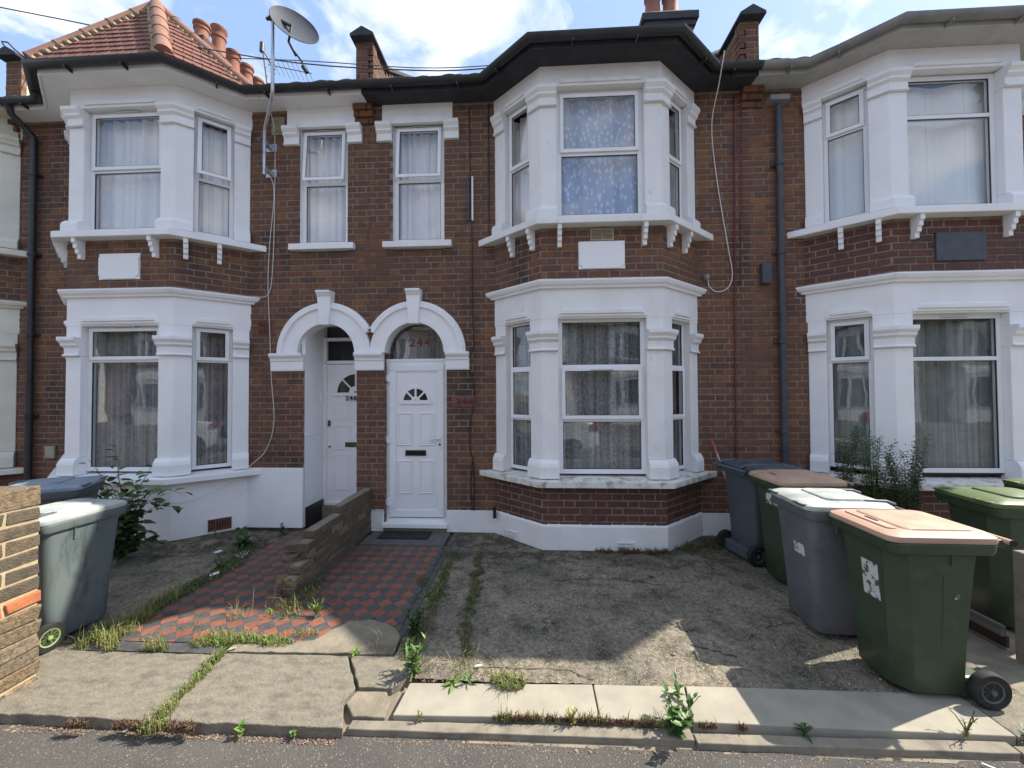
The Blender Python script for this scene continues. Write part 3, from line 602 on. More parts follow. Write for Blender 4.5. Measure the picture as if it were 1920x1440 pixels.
def bay_common(H, xc, m, ms, mcorn, brick_up, brick_lo, plinth_z, soff, gut, x0, x1, sill='white', lowwall=None, upsill=None, plqm=None, wallobj=None, base=.0):
    B = Bay(xc, H)
    # frieze + cornice + sill blocks
    B.sw('frieze', [(-.11, 2.50), (0, 2.50), (0, 2.84), (-.11, 2.84)], m, .006)
    B.sw('cornice', [(-.10, 2.83), (.03, 2.83), (.035, 2.85), (.06, 2.87), (.075, 2.90), (.075, 2.918), (-.10, 2.935)], mcorn)
    B.sw('sill', [(-.14, .69), (.13, .69), (.13, .755), (-.14, .775)], sill, .006)
    B.sw('sill', [(-.14, 3.50), (.13, 3.50), (.13, 3.575), (-.14, 3.60)], upsill or m, .006)
    B.sw('frieze', [(-.11, 5.07), (0, 5.07), (0, 5.31), (-.11, 5.31)], m, .006)
    for z in (2.16, ): B.columns(.77, 2.37, 2.15, .97, m)
    B.columns(3.60, 5.06, 4.85, 3.74, m)
    B.lintels(2.52, m, H); B.lintels(5.065, m, H)
    # upper stage of columns between capital and frieze: pier blocks
    A, b, C, D = B.p
    def blk(z0, z1):
        for pth in ([along(A, b, .02, .19)[0], along(A, b, .19, .2)[0]], [along(A, b, -.17, -.01)[0], b, along(b, C, .18, .2)[0]], [along(b, C, -.18, -.1)[0], C, along(C, D, .17, .2)[0]], [along(C, D, -.19, -.02)[0], along(C, D, -.02, -.001)[0]]):
            MB().sweep(pth, [(-.11, z0), (.0, z0), (.0, z1), (-.11, z1)]).build('pier_block', m, H)
    blk(2.37, 2.50)
    # brackets under the upper sill
    frs = [frame_at(A, b), frame_at(b, C), frame_at(C, D)]
    for q, (fr, L) in enumerate(frs):
        if q != 1: bracket(H, fr, L*(.45 if q == 0 else .14), 3.50, m); bracket(H, fr, L*(.86 if q == 0 else .56), 3.50, m)
    fr, L = frs[1]; bracket(H, fr, .20, 3.50, m); bracket(H, fr, L-.20, 3.50, m)
    if plqm:
        mb = MB(); z0, z1, a0, a1, c = 3.04, 3.335, L/2-.245, L/2+.245, .045
        pts = [(a0+c, z0), (a1-c, z0), (a1-c*.6, z0+c*.6), (a1, z0+c), (a1, z1-c), (a1-c*.6, z1-c*.6), (a1-c, z1), (a0+c, z1), (a0+c*.6, z1-c*.6), (a0, z1-c), (a0, z0+c), (a0+c*.6, z0+c*.6)]
        if plqm == 'plaqd': pts = [(a0, z0), (a1, z0), (a1, z1), (a0, z1)]
        mb.prism(pts, 0, .026, lambda u, v, d: fr(u, v, d)); pl = mb.build('plaque', plqm, H, bevel=.004)
        if plqm != 'plaqd':
            q = MB(); fbox(q, fr, a0-.004, a1+.004, z0-.004, z1+.004, -.002, .012); q.build('plaque_backing', plqm, pl)
    return B, frs

def bay_bricks(Wl, B, zl0, zl1, m_up, m_lo):
    A, b, C, D = B.p
    for (p, q, ph) in ((A, b, .05), (b, C, .0), (C, D, .12)):
        Wl.run(p, q, 2.93, 3.50, m=m_up, phase=ph, D=.09)
        if zl0 is not None: Wl.run(p, q, zl0, zl1, m=m_lo, phase=ph, D=.09)

def bay_windows(B, H, spec):
    segs = B.openings()
    for key, (i, z0, z1, trans, kw) in spec.items():
        P0, P1 = segs[i]; kw = dict(kw); window(H, P0, P1, z0, z1, trans, **kw)

def rear_sill(H, x0, x1, z, m): wallbox(H, x0, x1, z, z+.075, -.1, .06, m, 'sill')
def small_window(H, x0, x1, blkx, m, cm, tilt, seed, mir=0):
    fr, L = frame_at((0, YW), (1, YW))
    xa, xb = blkx
    mb = MB(); mb.prism([(xa, 5.06), (x0-.0, 5.06), (x0, 5.09), (x1, 5.09), (x1, 5.06), (xb, 5.06), (xb, 5.31), (xa, 5.31)], -.1, .028, lambda u, v, d: (u, YW-d, v)); mb.build('lintel', m, H, bevel=.005)
    l = MB(); l.prism([(x0, 5.055), (x1, 5.055), (x1, 5.09), (x1-.04, 5.14), (x0+.04, 5.14), (x0, 5.09)], .0, .05, lambda u, v, d: (u, YW-d, v)); l.build('lintel_moulding', m, H, bevel=.004)
    for (a, b) in ((x0-.20, x0-.005), (x1+.005, x1+.19)):
        MB().sweep([(a, YW), (b, YW)], cap_prof(4.845, .22, .012), 'perp', 'perp').build('corbel', m, H, bevel=.004)
    wallbox(H, x0-.11, x1+.10, 3.50, 3.575, -.06, .07, m, 'sill')
    window(H, (x0, YW+.05), (x1, YW+.05), 3.575, 5.07, [4.375], sashes=(0,), cm=cm, tilt={0: tilt}, ventrow=0, seed=seed, folds=7, fw=.055)
    MB().box(x0-.006, x0+.003, YW+.004, YW+.14, 3.57, 5.08).box(x1-.003, x1+.006, YW+.004, YW+.14, 3.57, 5.08).build('reveal', m, H)

def chimney(H, x, y0, y1, wx, ztop, pots, m='brick', pr=.14, ph=.55, axis='y'):
    ch = MB().box(x-wx/2, x+wx/2, y0, y1, 6.0, ztop-.28).build('chimney', 'mortar', H)
    Wl = Wall(None, ch, m, 'mortar'); Wl.name = 'stack_face'
    Wl.run((x-wx/2, y0-.01), (x+wx/2, y0-.01), 7.4, ztop-.3, D=.05); Wl.run((x+wx/2+.01, y0), (x+wx/2+.01, y1), 7.4, ztop-.3, D=.05); Wl.run((x-wx/2-.01, y1), (x-wx/2-.01, y0), 7.4, ztop-.3, D=.05)
    Wl.done(40)
    MB().box(x-wx/2-.05, x+wx/2+.05, y0-.05, y1+.05, ztop-.30, ztop-.20).box(x-wx/2-.09, x+wx/2+.09, y0-.09, y1+.09, ztop-.20, ztop-.06).build('crown', 'felt' if axis == 'x' else 'brick', ch, bevel=.01)
    MB().prism([(x-wx/2-.02, y0-.02), (x+wx/2+.02, y0-.02), (x+wx/2+.02, y1+.02), (x-wx/2-.02, y1+.02)], ztop-.062, ztop+.03).build('flaunching', 'ridgem', ch, bevel=.03)
    for (px, py, s) in pots:
        h = ph*s; r = pr
        MB().lathe((px, py, ztop), [(r*1.15, 0), (r*1.15, .05), (r*.98, .09), (r*.9, h*.6), (r*.9, h*.70), (r*1.05, h*.72), (r*1.05, h*.78), (r*.92, h*.80), (r*.95, h*.88), (r*1.14, h*.92), (r*1.14, h), (r*.92, h), (r*.85, h*.8), (r*.85, h*.5)], 20).build('chimney_pot', 'pot', ch, smooth=True)

def downpipe(H, x, z0, z1, m, top=None, y=YW-.06):
    pts = [(x, y, z0), (x, y, z1)]
    if top: pts += top
    d = MB().tube(pts, .036, 14).build('downpipe', m, H, smooth=True)
    for z in [z0+.05+k*1.05 for k in range(int((z1-z0)/1.05)+1)]:
        MB().lathe((x, y, z), [(.036, 0), (.045, .004), (.045, .045), (.036, .05)], 16).build('pipe_collar', m, d, smooth=True)
        MB().box(x-.07, x+.07, y+.03, y+.055, z+.01, z+.04).build('pipe_clip', m, d)

# ---------------------------------------------------------------- house 244 (centre)
H2 = thing_w('terraced_house', 'middle brick house with the closed white front door and weathered white bay windows', 'house', (.3, YW, 0), HOUSE_GROUP)
x0, x1 = -2.03, 2.60
B2, fr2 = bay_common(H2, .76, 'white_old', None, 'white', 'brick_p', 'brick_p', .27, 'felt', 'black', x0, x1, sill='mossy', plqm='plaq')
W2 = Wall(None, H2, 'brick', 'mortar')
W2.run((x0, YW), (x1, YW), 0, 5.31, blocked=rects_blk([(-.42, 1.94, -.1, 5.4), (-1.83, -1.055, -.1, 2.2), (-1.73, -1.08, 3.50, 5.12), (-2.03, -2.0, 0, .1)], x0, [(-1.445, 2.2, .40)]), phase=.04)
bay_bricks(W2, B2, .26, .69, 'brick', 'brick_p')
w2 = W2.done(300)
shell(H2, x0+.02, x1-.02)
B2.sw('plinth', [(-.10, 0), (.028, 0), (.026, .255), (.0, .275), (-.10, .28)], 'white_old', .006)
wallbox(H2, -1.055, -.40, 0, .265, -.05, .022, 'white_old', 'plinth'); wallbox(H2, -2.0, -1.84, 0, .25, -.05, .022, 'white_old', 'plinth'); wallbox(H2, 1.93, 2.60, 0, .26, -.05, .022, 'white_old', 'plinth')
for i, sgs in enumerate(((0, .32, .40, 12, 2), (1, .62, .72, 10, 3))):
    k, a0, a1, nx, nz = sgs; f, L = fr2[k]; f2 = lambda a, b, d, f=f: f(a, b, d+.028); air_vent(H2, f2, L*a0 if k == 0 else L*.60, L*a1+.09 if k == 0 else L*.60+.18, .05, .10, 'white_old', nx, nz)
f, L = fr2[1]; air_vent(H2, f, L*.41, L*.41+.25, 3.345, 3.475, 'ventc', 2, 9, d=.02)
gutter_run(H2, x0, x1, B2, 'felt', 'black')
roof_main(H2, x0, x1)
def bay_cap(H, xc, zt, m):
    o = .26; b = Bay(xc, H); A, B, C, D = b.p
    q = [(A.x-.3, YW-.26+.1, 5.42), (B.x-.11, B.y-o, 5.42), (C.x+.11, C.y-o, 5.42), (D.x+.3, YW-.16, 5.42)]
    ap = (xc, 5.9, zt); mb = MB(); mb.add(q+[ap, (A.x-.3, 6.0, 5.6), (D.x+.3, 6.0, 5.6)], [(0, 1, 4), (1, 2, 4), (2, 3, 4), (0, 4, 5), (3, 6, 4), (0, 5, 6, 3, 2, 1)]); mb.build('bay_roof', m, H)
bay_cap(H2, .76, 6.0, 'felt')
parapet(H2, -2.09, 1)
chimney(H2, 2.62, 7.35, 7.95, .86, 8.84, [(2.40, 7.62, 1.3), (2.74, 7.62, 1.3)], axis='x', pr=.15)
small_window(H2, -1.73, -1.08, (-1.86, -.97), 'white_old', 'net', 4.5, 5)
bay_windows(B2, H2, {
 'lf': (1, .80, 2.52, [1.98, 1.393], dict(sashes=(1,), cm='lace', ventrow=1, seed=1, folds=10)),
 'll': (0, .80, 2.52, [1.98, 1.393], dict(sashes=(1,), cm='lace', seed=2, folds=5, fw=.042)),
 'lr': (2, .80, 2.52, [1.98, 1.393], dict(sashes=(1,), cm='lace', seed=3, folds=5, fw=.042)),
 'uf': (1, 3.62, 5.07, [4.36], dict(sashes=(0,), cm='blue', seed=4, folds=5, fw=.055)),
 'ul': (0, 3.62, 5.07, [4.36], dict(sashes=(0,), cm='net', seed=5, folds=5, fw=.042)),
 'ur': (2, 3.62, 5.07, [4.36], dict(sashes=(0,), cm='net', seed=6, folds=5, fw=.042))})
def backing(H, B, m='inter'):
    # solid floor slab inside the bay between storeys
    A, b, C, D = B.p; mb = MB(); mb.prism([(A.x+.12, YW+.14), (b.x+.06, b.y+.10), (C.x-.06, C.y+.10), (D.x-.12, YW+.14)], 2.86, 2.96); mb.prism([(A.x+.12, YW+.14), (b.x+.06, b.y+.10), (C.x-.06, C.y+.10), (D.x-.12, YW+.14)], 5.24, 5.30); mb.prism([(A.x+.12, YW+.14), (b.x+.06, b.y+.10), (C.x-.06, C.y+.10), (D.x-.12, YW+.14)], .68, .70); mb.build('bay_floor', m, H)
backing(H2, B2)
# arched doorways ------------------------------------------------------
def arch(H, xc, lo=0, hi=180, m='white'):
    cx = lambda v: max(v, -2.0015) if xc > -2 else min(v, -2.0035)
    def ringp(r0, r1, d0, d1, name, a0=lo, a1=hi):
        mb = MB(); n = 40; rings = []
        for i in range(n+1):
            t = R(a0+(a1-a0)*i/n); c, s = math.cos(t), math.sin(t)
            rings.append([(cx(xc+c*r0), YW-d0, 2.2+s*r0), (cx(xc+c*r1), YW-d0, 2.2+s*r1), (cx(xc+c*r1), YW-d1, 2.2+s*r1), (cx(xc+c*r0), YW-d1, 2.2+s*r0)])
        mb.loft(rings); return mb.build(name, m, H, smooth=True)
    ringp(.37, .56, -.14, .05, 'arch'); e = 28.5; ringp(.555, .60, -.02, .075, 'arch_moulding', *((0, 180-e+3) if xc > -2 else (e-3, 180))); ringp(.598, .632, -.02, .055, 'arch_moulding', *((0, 180-e) if xc > -2 else (e, 180))); ringp(.366, .40, -.10, .062, 'arch_moulding')
def keystone(H, xc, m='white'):
    MB().prism([(xc-.058, 2.545), (xc+.058, 2.545), (xc+.088, 2.90), (xc-.088, 2.90)], -.02, .105, lambda u, v, d: (u, YW-d, v)).build('keystone', m, H, bevel=.006)
    MB().sweep([(xc-.088, YW-.06), (xc+.088, YW-.06)], [(-.1, 2.90), (.055, 2.90), (.06, 2.915), (.085, 2.94), (.085, 2.965), (-.1, 2.975)]).build('keystone_cap', m, H, bevel=.004)
def impost(H, xa, xb, m='white', d=.0): MB().sweep([(xa, YW), (xb, YW)], [(-.16, 1.98), (.035, 1.98), (.04, 2.0), (.04, 2.095), (.052, 2.11), (.052, 2.13), (.068, 2.15), (.085, 2.17), (.085, 2.20), (-.16, 2.203)]).build('impost', m, H, bevel=.004)
arch(H2, -1.445, 0, 180); keystone(H2, -1.445); impost(H2, -1.062, -.77)
# door 244
fr, _ = frame_at((0, YW+.05), (1, YW+.05))
def panel(par, fr, x0, x1, z0, z1, d, m, name='door_panel', w=.016):
    mb = MB(); ring(mb, fr, x0, x1, z0, z1, w, d-.004, d+.010); fbox(mb, fr, x0+w+.012, x1-w-.012, z0+w+.012, z1-w-.012, d-.004, d+.006); mb.build(name, m, par, bevel=.004)
def fan(par, fr, xc, z, r, d, m):
    q = MB(); n = 24; q.prism([(xc+r*math.cos(R(180*i/n)), z+r*math.sin(R(180*i/n))) for i in range(n+1)], d, d+.004, fr); q.build('fan_glass', 'carg', par)
    q = MB()
    def arcr(ra, rb, d0, d1):
        rings = []
        for i in range(n+1): t = R(180*i/n); c, s = math.cos(t), math.sin(t); rings.append([fr(xc+c*ra, z+s*ra, d0), fr(xc+c*rb, z+s*rb, d0), fr(xc+c*rb, z+s*rb, d1), fr(xc+c*ra, z+s*ra, d1)])
        q.loft(rings)
    arcr(r*.98, r*1.2, d-.002, d+.014); arcr(r*.10, r*.36, d-.002, d+.014)
    fbox(q, fr, xc-r*1.28, xc+r*1.28, z-.04, z+.008, d-.002, d+.013)
    for t in (45, 90, 135):
        c, s = math.cos(R(t)), math.sin(R(t)); w = .011
        P = [(xc+c*r*.3-s*w, z+s*r*.3+c*w), (xc+c*r*.3+s*w, z+s*r*.3-c*w), (xc+c*r*1.0+s*w, z+s*r-c*w), (xc+c*r-s*w, z+s*r+c*w)]; q.prism(P, d, d+.0125, fr)
    q.build('fan_surround', m, par, bevel=.002)
D2 = MB(); ring(D2, fr, -1.83, -1.06, .10, 2.095, .045, -.04, .0); door = D2.build('door', 'upvc', H2, bevel=.004)
q = MB(); ring(q, fr, -1.79, -1.10, .16, 2.055, .082, -.035, .018); q.build('leaf_frame', 'upvc', door, bevel=.006)
q = MB(); fbox(q, fr, -1.712, -1.178, .238, 1.977, -.03, .004); q.build('leaf_panel', 'upvc', door)
q = MB(); ring(q, fr, -1.708, -1.182, .242, 1.973, .012, .004, .012); q.build('leaf_bead', 'upvc', door, bevel=.003)
fan(door, fr, -1.455, 1.60, .155, .006, 'upvc')
for (a, b) in ((-1.685, -1.50), (-1.41, -1.225)):
    panel(door, fr, a, b, 1.045, 1.45, .004, 'upvc'); panel(door, fr, a, b, .45, .86, .004, 'upvc')
q = MB(); fbox(q, fr, -1.585, -1.325, .918, .988, .004, .018); q.build('letterbox', 'black', door, bevel=.004)
q = MB(); fbox(q, fr, -1.570, -1.340, .932, .974, .018, .024); q.build('letter_flap', 'hole', door, bevel=.002)
q = MB(); fbox(q, fr, -1.165, -1.130, 1.00, 1.22, .018, .026); q.build('handle_plate', 'upvc', door, bevel=.006)
MB().tube([fr(-1.148, 1.13, .026), fr(-1.148, 1.13, .065), fr(-1.20, 1.13, .07), fr(-1.262, 1.125, .068)], .011, 10).build('door_handle', 'chrome', door, smooth=True)
MB().tube([fr(-1.148, 1.06, .02), fr(-1.148, 1.06, .034)], .013, 12).build('lock', 'black', door, smooth=True)
for z in (1.885, 1.12, .345):
    q = MB(); q.tube([fr(-1.79, z-.045, .028), fr(-1.79, z+.045, .028)], .017, 10); fbox(q, fr, -1.83, -1.77, z-.035, z+.035, .001, .024); q.build('hinge', 'upvc', door, smooth=False, bevel=.003)
wallbox(H2, -1.85, -1.04, .055, .105, -.09, .06, 'white', 'door_sill'); wallbox(H2, -1.84, -1.05, 0, .055, -.09, .03, 'cement', 'door_step')
q = MB(); fbox(q, fr, -1.83, -1.06, 2.095, 2.125, -.04, .005); q.build('transom', 'upvc', H2)
q = MB(); n = 30; q.prism([(-1.445+.385*math.cos(R(180*i/n)), 2.12+.455*math.sin(R(180*i/n))) for i in range(n+1)], -.03, -.024, fr); fl = q.build('fanlight', 'glass', H2)
q = MB(); q.prism([(-1.445+.40*math.cos(R(180*i/n)), 2.11+.47*math.sin(R(180*i/n))) for i in range(n+1)], -.25, -.24, fr); q.build('fanlight_backing', 'netd', fl)
text('house_number', '244', .135, 'maroon', fl, (-1.41, YW+.068, 2.325), xs=1.25)
q = MB(); fbox(q, frame_at((0, YW), (1, YW))[0], -.99, -.69, 1.525, 1.655, .004, .022); sg = q.build('number_plate', 'plum', H2, bevel=.004); text('house_number', '244', .10, 'maroon', sg, (-.83, YW-.026, 1.59), ext=.006, xs=1.3)
wallbox(H2, -2.0, -1.84, .25, .262, -.02, .03, 'mossy', 'plinth_top')
# conduit offcuts
for dx in (-.79, -.735):
    wallbox(H2, dx, dx+.022, 3.82, 4.37, .008, .026, 'plaqd' if dx < -.76 else 'white_old', 'conduit')
# ---------------------------------------------------------------- house 246 (left)
H1 = thing_w('terraced_house', 'brick house with a red tiled turret roof and an open arched porch', 'house', (-4.3, YW, 0), HOUSE_GROUP)
x0, x1 = -6.62, -2.03
B1, fr1 = bay_common(H1, -4.78, 'white', None, 'white', 'brick', 'brick', .67, 'white', 'black', x0, x1, plqm='plaq')
W1 = Wall(None, H1, 'brick', 'mortar')
W1.run((x0, YW), (x1, YW), 0, 5.31, blocked=rects_blk([(-5.96, -3.60, -.1, 5.4), (-2.86, -2.19, -.1, 2.2), (-2.93, -2.31, 3.50, 5.12)], x0, [(-2.56, 2.2, .40)]), phase=.1)
bay_bricks(W1, B1, None, None, 'brick', 'brick')
W1.done(300)
shell(H1, x0+.02, -3.05); MB().box(-3.05, x1-.02, 5.4, 5.45, 0, 5.3).box(-3.09, -3.04, 5.0, 8, 0, 5.3).box(-3.05, x1-.02, YW+.13, 5.4, 5.2, 5.24).build('interior_wall', 'inter', H1)
B1.sw('rendered_plinth', [(-.10, .03), (.012, .03), (.012, .69), (-.10, .69)], 'white', .004)
B1.sw('plinth_base', [(-.10, -.02), (-.01, -.02), (-.01, .04), (-.10, .04)], 'concd', 0)
wallbox(H1, -3.60, -2.862, .03, .77, -.05, .03, 'white', 'rendered_plinth')
for (a, b, z0, z1, nx, nz) in ((.30, .47, .055, .20, 9, 4),):
    f, L = fr1[2]; air_vent(H1, lambda a_, b_, d, f=f: f(a_, b_, d+.013), .33, .56, .06, .20, 'vent', 9, 6)
gutter_run(H1, x0, x1, B1, 'white', 'black'); roof_main(H1, x0, x1)
parapet(H1, -6.85, 1, render='creamr')
chimney(H1, -6.72, 7.25, 9.3, .5, 8.80, [(-6.72, 7.5, .62), (-6.72, 7.93, 1.05), (-6.72, 8.34, .82), (-6.72, 8.75, .86), (-6.72, 9.12, .82)], pr=.135, ph=.74)
small_window(H1, -2.93, -2.31, (-3.09, -2.20), 'white', 'net', 4.5, 15)
bay_windows(B1, H1, {
 'lf': (1, .80, 2.52, [2.10], dict(sashes=(0,), cm='netd', ventrow=0, seed=11, folds=9)),
 'lr': (2, .80, 2.52, [2.10], dict(sashes=(0,), cm='netd', seed=13, folds=6, fw=.045)),
 'll': (0, .80, 2.52, [2.10], dict(sashes=(0,), cm='netd', seed=12, folds=6, fw=.045)),
 'uf': (1, 3.62, 5.07, [4.36], dict(sashes=(0,), cm='net', ventrow=0, seed=14, folds=9)),
 'ur': (2, 3.62, 5.07, [4.30], dict(sashes=(0,), cm='net', seed=16, folds=6, fw=.045, tilt={0: 9})),
 'ul': (0, 3.62, 5.07, [4.36], dict(sashes=(0,), cm='net', seed=17, folds=6, fw=.045))})
backing(H1, B1)
arch(H1, -2.56, 0, 180); keystone(H1, -2.56); impost(H1, -3.28, -2.86)
MB().sweep([(-2.20, YW), (-1.835, YW)], [(-.16, 1.98), (.035, 1.98), (.04, 2.0), (.04, 2.095), (.052, 2.11), (.052, 2.13), (.068, 2.15), (.085, 2.17), (.085, 2.20), (-.16, 2.203)]).build('impost', 'white', H1, bevel=.004)
# porch
pm = MB(); pm.box(-2.90, -2.855, YW+.004, 5.28, .035, 2.72); pm.build('porch_wall', 'white', H1); MB().box(-2.19, -2.15, YW+.12, 5.28, 0, 2.72).build('porch_wall', 'white', H1)
MB().box(-2.9, -2.15, YW+.12, 5.28, 2.62, 2.66).build('porch_ceiling', 'white', H1)
MB().box(-2.862, -2.850, YW+.015, 5.22, .0, .27).build('porch_skirting', 'black', H1)
MB().box(-2.862, -2.846, YW+.02, 5.22, 1.16, 1.19).box(-2.862, -2.853, YW+.02, 5.22, 1.19, 1.215).build('dado_rail', 'white', H1, bevel=.003)
MB().box(-2.9, -2.15, 5.15, 5.30, 0, .18).build('door_step', 'concd', H1)
MB().box(-2.862, -2.84, 5.10, 5.14, 1.58, 1.70).build('doorbell', 'upvc', H1, bevel=.004)
fr, _ = frame_at((0, 5.22), (1, 5.22))
q = MB(); ring(q, fr, -2.862, -2.02, .18, 2.46, .045, -.04, .03); fbox(q, fr, -2.84, -2.03, 2.10, 2.145, -.04, .03); door = q.build('door', 'white', H1, bevel=.004)
q = MB(); fbox(q, fr, -2.815, -2.065, .20, 2.095, -.04, .01); q.build('leaf_panel', 'white', door)
q = MB(); fbox(q, fr, -2.815, -2.065, 2.145, 2.42, -.02, -.014); q.build('transom_glass', 'carg', door)
fan(door, fr, -2.41, 1.70, .265, .012, 'white')
for (z0, z1) in ((1.33, 1.58), (.93, 1.26), (.38, .86)):
    panel(door, fr, -2.72, -2.49, z0, z1, .01, 'white'); panel(door, fr, -2.34, -2.11, z0, z1, .01, 'white')
q = MB(); fbox(q, fr, -2.56, -2.30, .965, 1.03, .012, .022); q.build('letterbox', 'brass', door, bevel=.004)
q = MB(); fbox(q, fr, -2.79, -2.765, 1.25, 1.33, .01, .04); q.build('lock', 'black', door, bevel=.006); MB().tube([fr(-2.775, .97, .01), fr(-2.775, .97, .03)], .012, 10).build('lock', 'black', door)
text('house_number', '246', .085, 'black', door, (-2.47, 5.188, 1.628), xs=1.15)
f, _ = frame_at((0, YW), (1, YW)); air_vent(H1, f, -3.47, -3.27, 2.43, 2.635, 'vent', 8, 8, d=.014); air_vent(H1, f, -3.30, -3.14, 5.0, 5.22, 'ventc', 8, 10, d=.014)
wallbox(H1, -6.30, -6.17, .88, 1.04, .008, .03, 'conc', 'meter_cover')
# turret roof
zc, z5 = -4.78, 5.40
ap = Vector((-4.82, 4.72, 6.69)); hb = [Vector((-6.10, 4.60, z5)), Vector((-5.555, 3.99, z5)), Vector((-4.005, 3.99, z5)), Vector((-3.42, 4.56, z5))]
tr = MB().add(hb+[ap, Vector((-4.82, 6.6, 6.69))], [(0, 1, 4), (1, 2, 4), (2, 3, 4), (0, 4, 5), (3, 5, 4), (0, 5, 3, 2, 1)]).build('turret_roof', 'felt', H1)
for fi, (a, b) in enumerate(((hb[1], hb[2]), (hb[2], hb[3]), (hb[0], hb[1]))):
    u = (b-a).normalized(); mid = (a+b)/2; up = (ap-a)-u*(ap-a).dot(u); Hh = up.length; v = up.normalized(); n = u.cross(v); n = n if n.dot(Vector((0, -1, .3))) > 0 else -n
    rows = 12; tw = .165; rh = Hh/rows
    tm = MB(); T = .024; tm.obox((0, 0, 0), (tw-.004, 0, 0), (0, rh*1.25, 0), (0, 0, T)); tm.obox((tw*.46, 0, T), (tw*.1, 0, 0), (0, rh*1.2, 0), (0, 0, .004)); me = tm.mesh('tile', 'rooft')
    rot = Matrix((u, v, n)).transposed().to_4x4(); tl = 5.0; rot2 = Matrix.Rotation(R(4.5), 4, 'X')
    sa = (ap-a).dot(u); L = (b-a).length
    for r_ in range(rows):
        t0 = r_/rows; lo_, hi_ = sa*t0, L+(sa-L)*t0; x = -(r_ % 2)*tw/2+lo_-lo_ % tw
        while x < hi_:
            if x+tw*.5 > lo_ and x+tw*.5 < hi_+.0:
                p = a+u*x+v*(r_*rh-.02)+n*(.012+.014)
                o = link('tile', me, tr); o.matrix_local = Matrix.Translation(p) @ rot @ Matrix.Rotation(R(-5.5+random.uniform(-.6, .6)), 4, 'X')
            x += tw
def ridge_run(p, q, par, n=6, r=.075):
    p, q = Vector(p), Vector(q); d = (q-p)/n
    for i in range(n):
        a, b = p+d*i, p+d*(i+1.06); MB().tube([a, a+d*.1, b-d*.12, b], [r*1.04, r*.98, r*.94, r*.93], 14).build('ridge_tile', 'ridge', par, smooth=True)
        mm = MB(); 
        for sx in (-1, 1):
            for k in range(4):
                c = a+d*(k+.5)/4; side = d.cross(Vector((0, 0, 1))).normalized()*sx
                c = c+side*(r*.86)+Vector((0, 0, -.045)); w = random.uniform(.028, .04)
                mm.lathe(c+Vector((0, 0, -w*.6)), [(w*.3, 0), (w, w*.5), (w*1.05, w), (w*.4, w*1.5)], 7)
        mm.build('ridge_mortar', 'ridgem', par, smooth=True)
nn = Vector((0, -.012, .03))
ridge_run(hb[2]+Vector((.0, .0, .03)), ap+nn, tr, 5, .085); ridge_run(hb[1]+nn, ap+nn, tr, 5); ridge_run(hb[3]+nn, ap+nn, tr, 5, .07); ridge_run(ap+nn, (-4.82, 6.4, 6.71), tr, 4)
MB().tube([hb[1]+Vector((-.02, -.02, .02)), hb[1]+Vector((-.1, -.08, .10)), hb[1]+Vector((-.15, -.1, .16)), hb[1]+Vector((-.19, -.12, .15)), hb[1]+Vector((-.18, -.11, .12))], .008, 8).build('hip_iron', 'black', tr)
downpipe(H1, -6.48, .3, 5.0, 'black', [(-6.48, YW-.06, 5.05), (-6.52, YW-.14, 5.16), (-6.53, YW-.25, 5.24), (-6.53, YW-.28, 5.34)])
# ---------------------------------------------------------------- house 242 (right)
H3 = thing_w('terraced_house', 'brick house with grey gutter and dark plaque, behind the bins on the right', 'house', (4.8, YW, 0), HOUSE_GROUP)
x0, x1 = 2.60, 7.2
B3, fr3 = bay_common(H3, 4.44, 'white', None, 'white', 'brick_p', 'brick_p', .27, 'gutg', 'gutg', x0, x1, sill='mossy', plqm='plaqd')
W3 = Wall(None, H3, 'brick_b', 'mortar')
W3.run((x0, YW), (x1, YW), 0, 5.31, blocked=rects_blk([(3.26, 5.62, -.1, 5.4)], x0), phase=.0)
bay_bricks(W3, B3, .1, .69, 'brick_p', 'brick_p')
W3.done(300); shell(H3, x0+.02, x1-.02)
gutter_run(H3, x0, x1, B3, 'soffg', 'gutg'); roof_main(H3, x0, x1); parapet(H3, 2.63, -1); bay_cap(H3, 4.44, 6.0, 'felt'); backing(H3, B3)
bay_windows(B3, H3, {
 'lf': (1, .83, 2.50, [2.03], dict(cm='gnet', ventrow=0, seed=21, folds=7, outer=.03)),
 'll': (0, .83, 2.50, [2.03], dict(sashes=(0,), cm='gnet', seed=22, folds=5, fw=.042, outer=.022)),
 'lr': (2, .83, 2.50, [2.03], dict(cm='gnet', seed=23, folds=5, fw=.042, outer=.022)),
 'uf': (1, 3.62, 5.06, [4.62], dict(cm='frost', seed=24, folds=2, outer=.0)),
 'ul': (0, 3.62, 5.06, [4.62], dict(sashes=(0,), cm='frost', seed=25, folds=2, fw=.042)),
 'ur': (2, 3.62, 5.06, [4.62], dict(cm='frost', seed=26, folds=2, fw=.042))})
downpipe(H3, 2.92, .1, 5.06, 'pipe'); wallbox(H3, 2.80, 3.02, 5.10, 5.16, .0, .12, 'gutg', 'hopper')
wallbox(H3, 2.70, 2.81, 2.96, 3.20, .008, .07, 'plaqd', 'junction_box', .008)
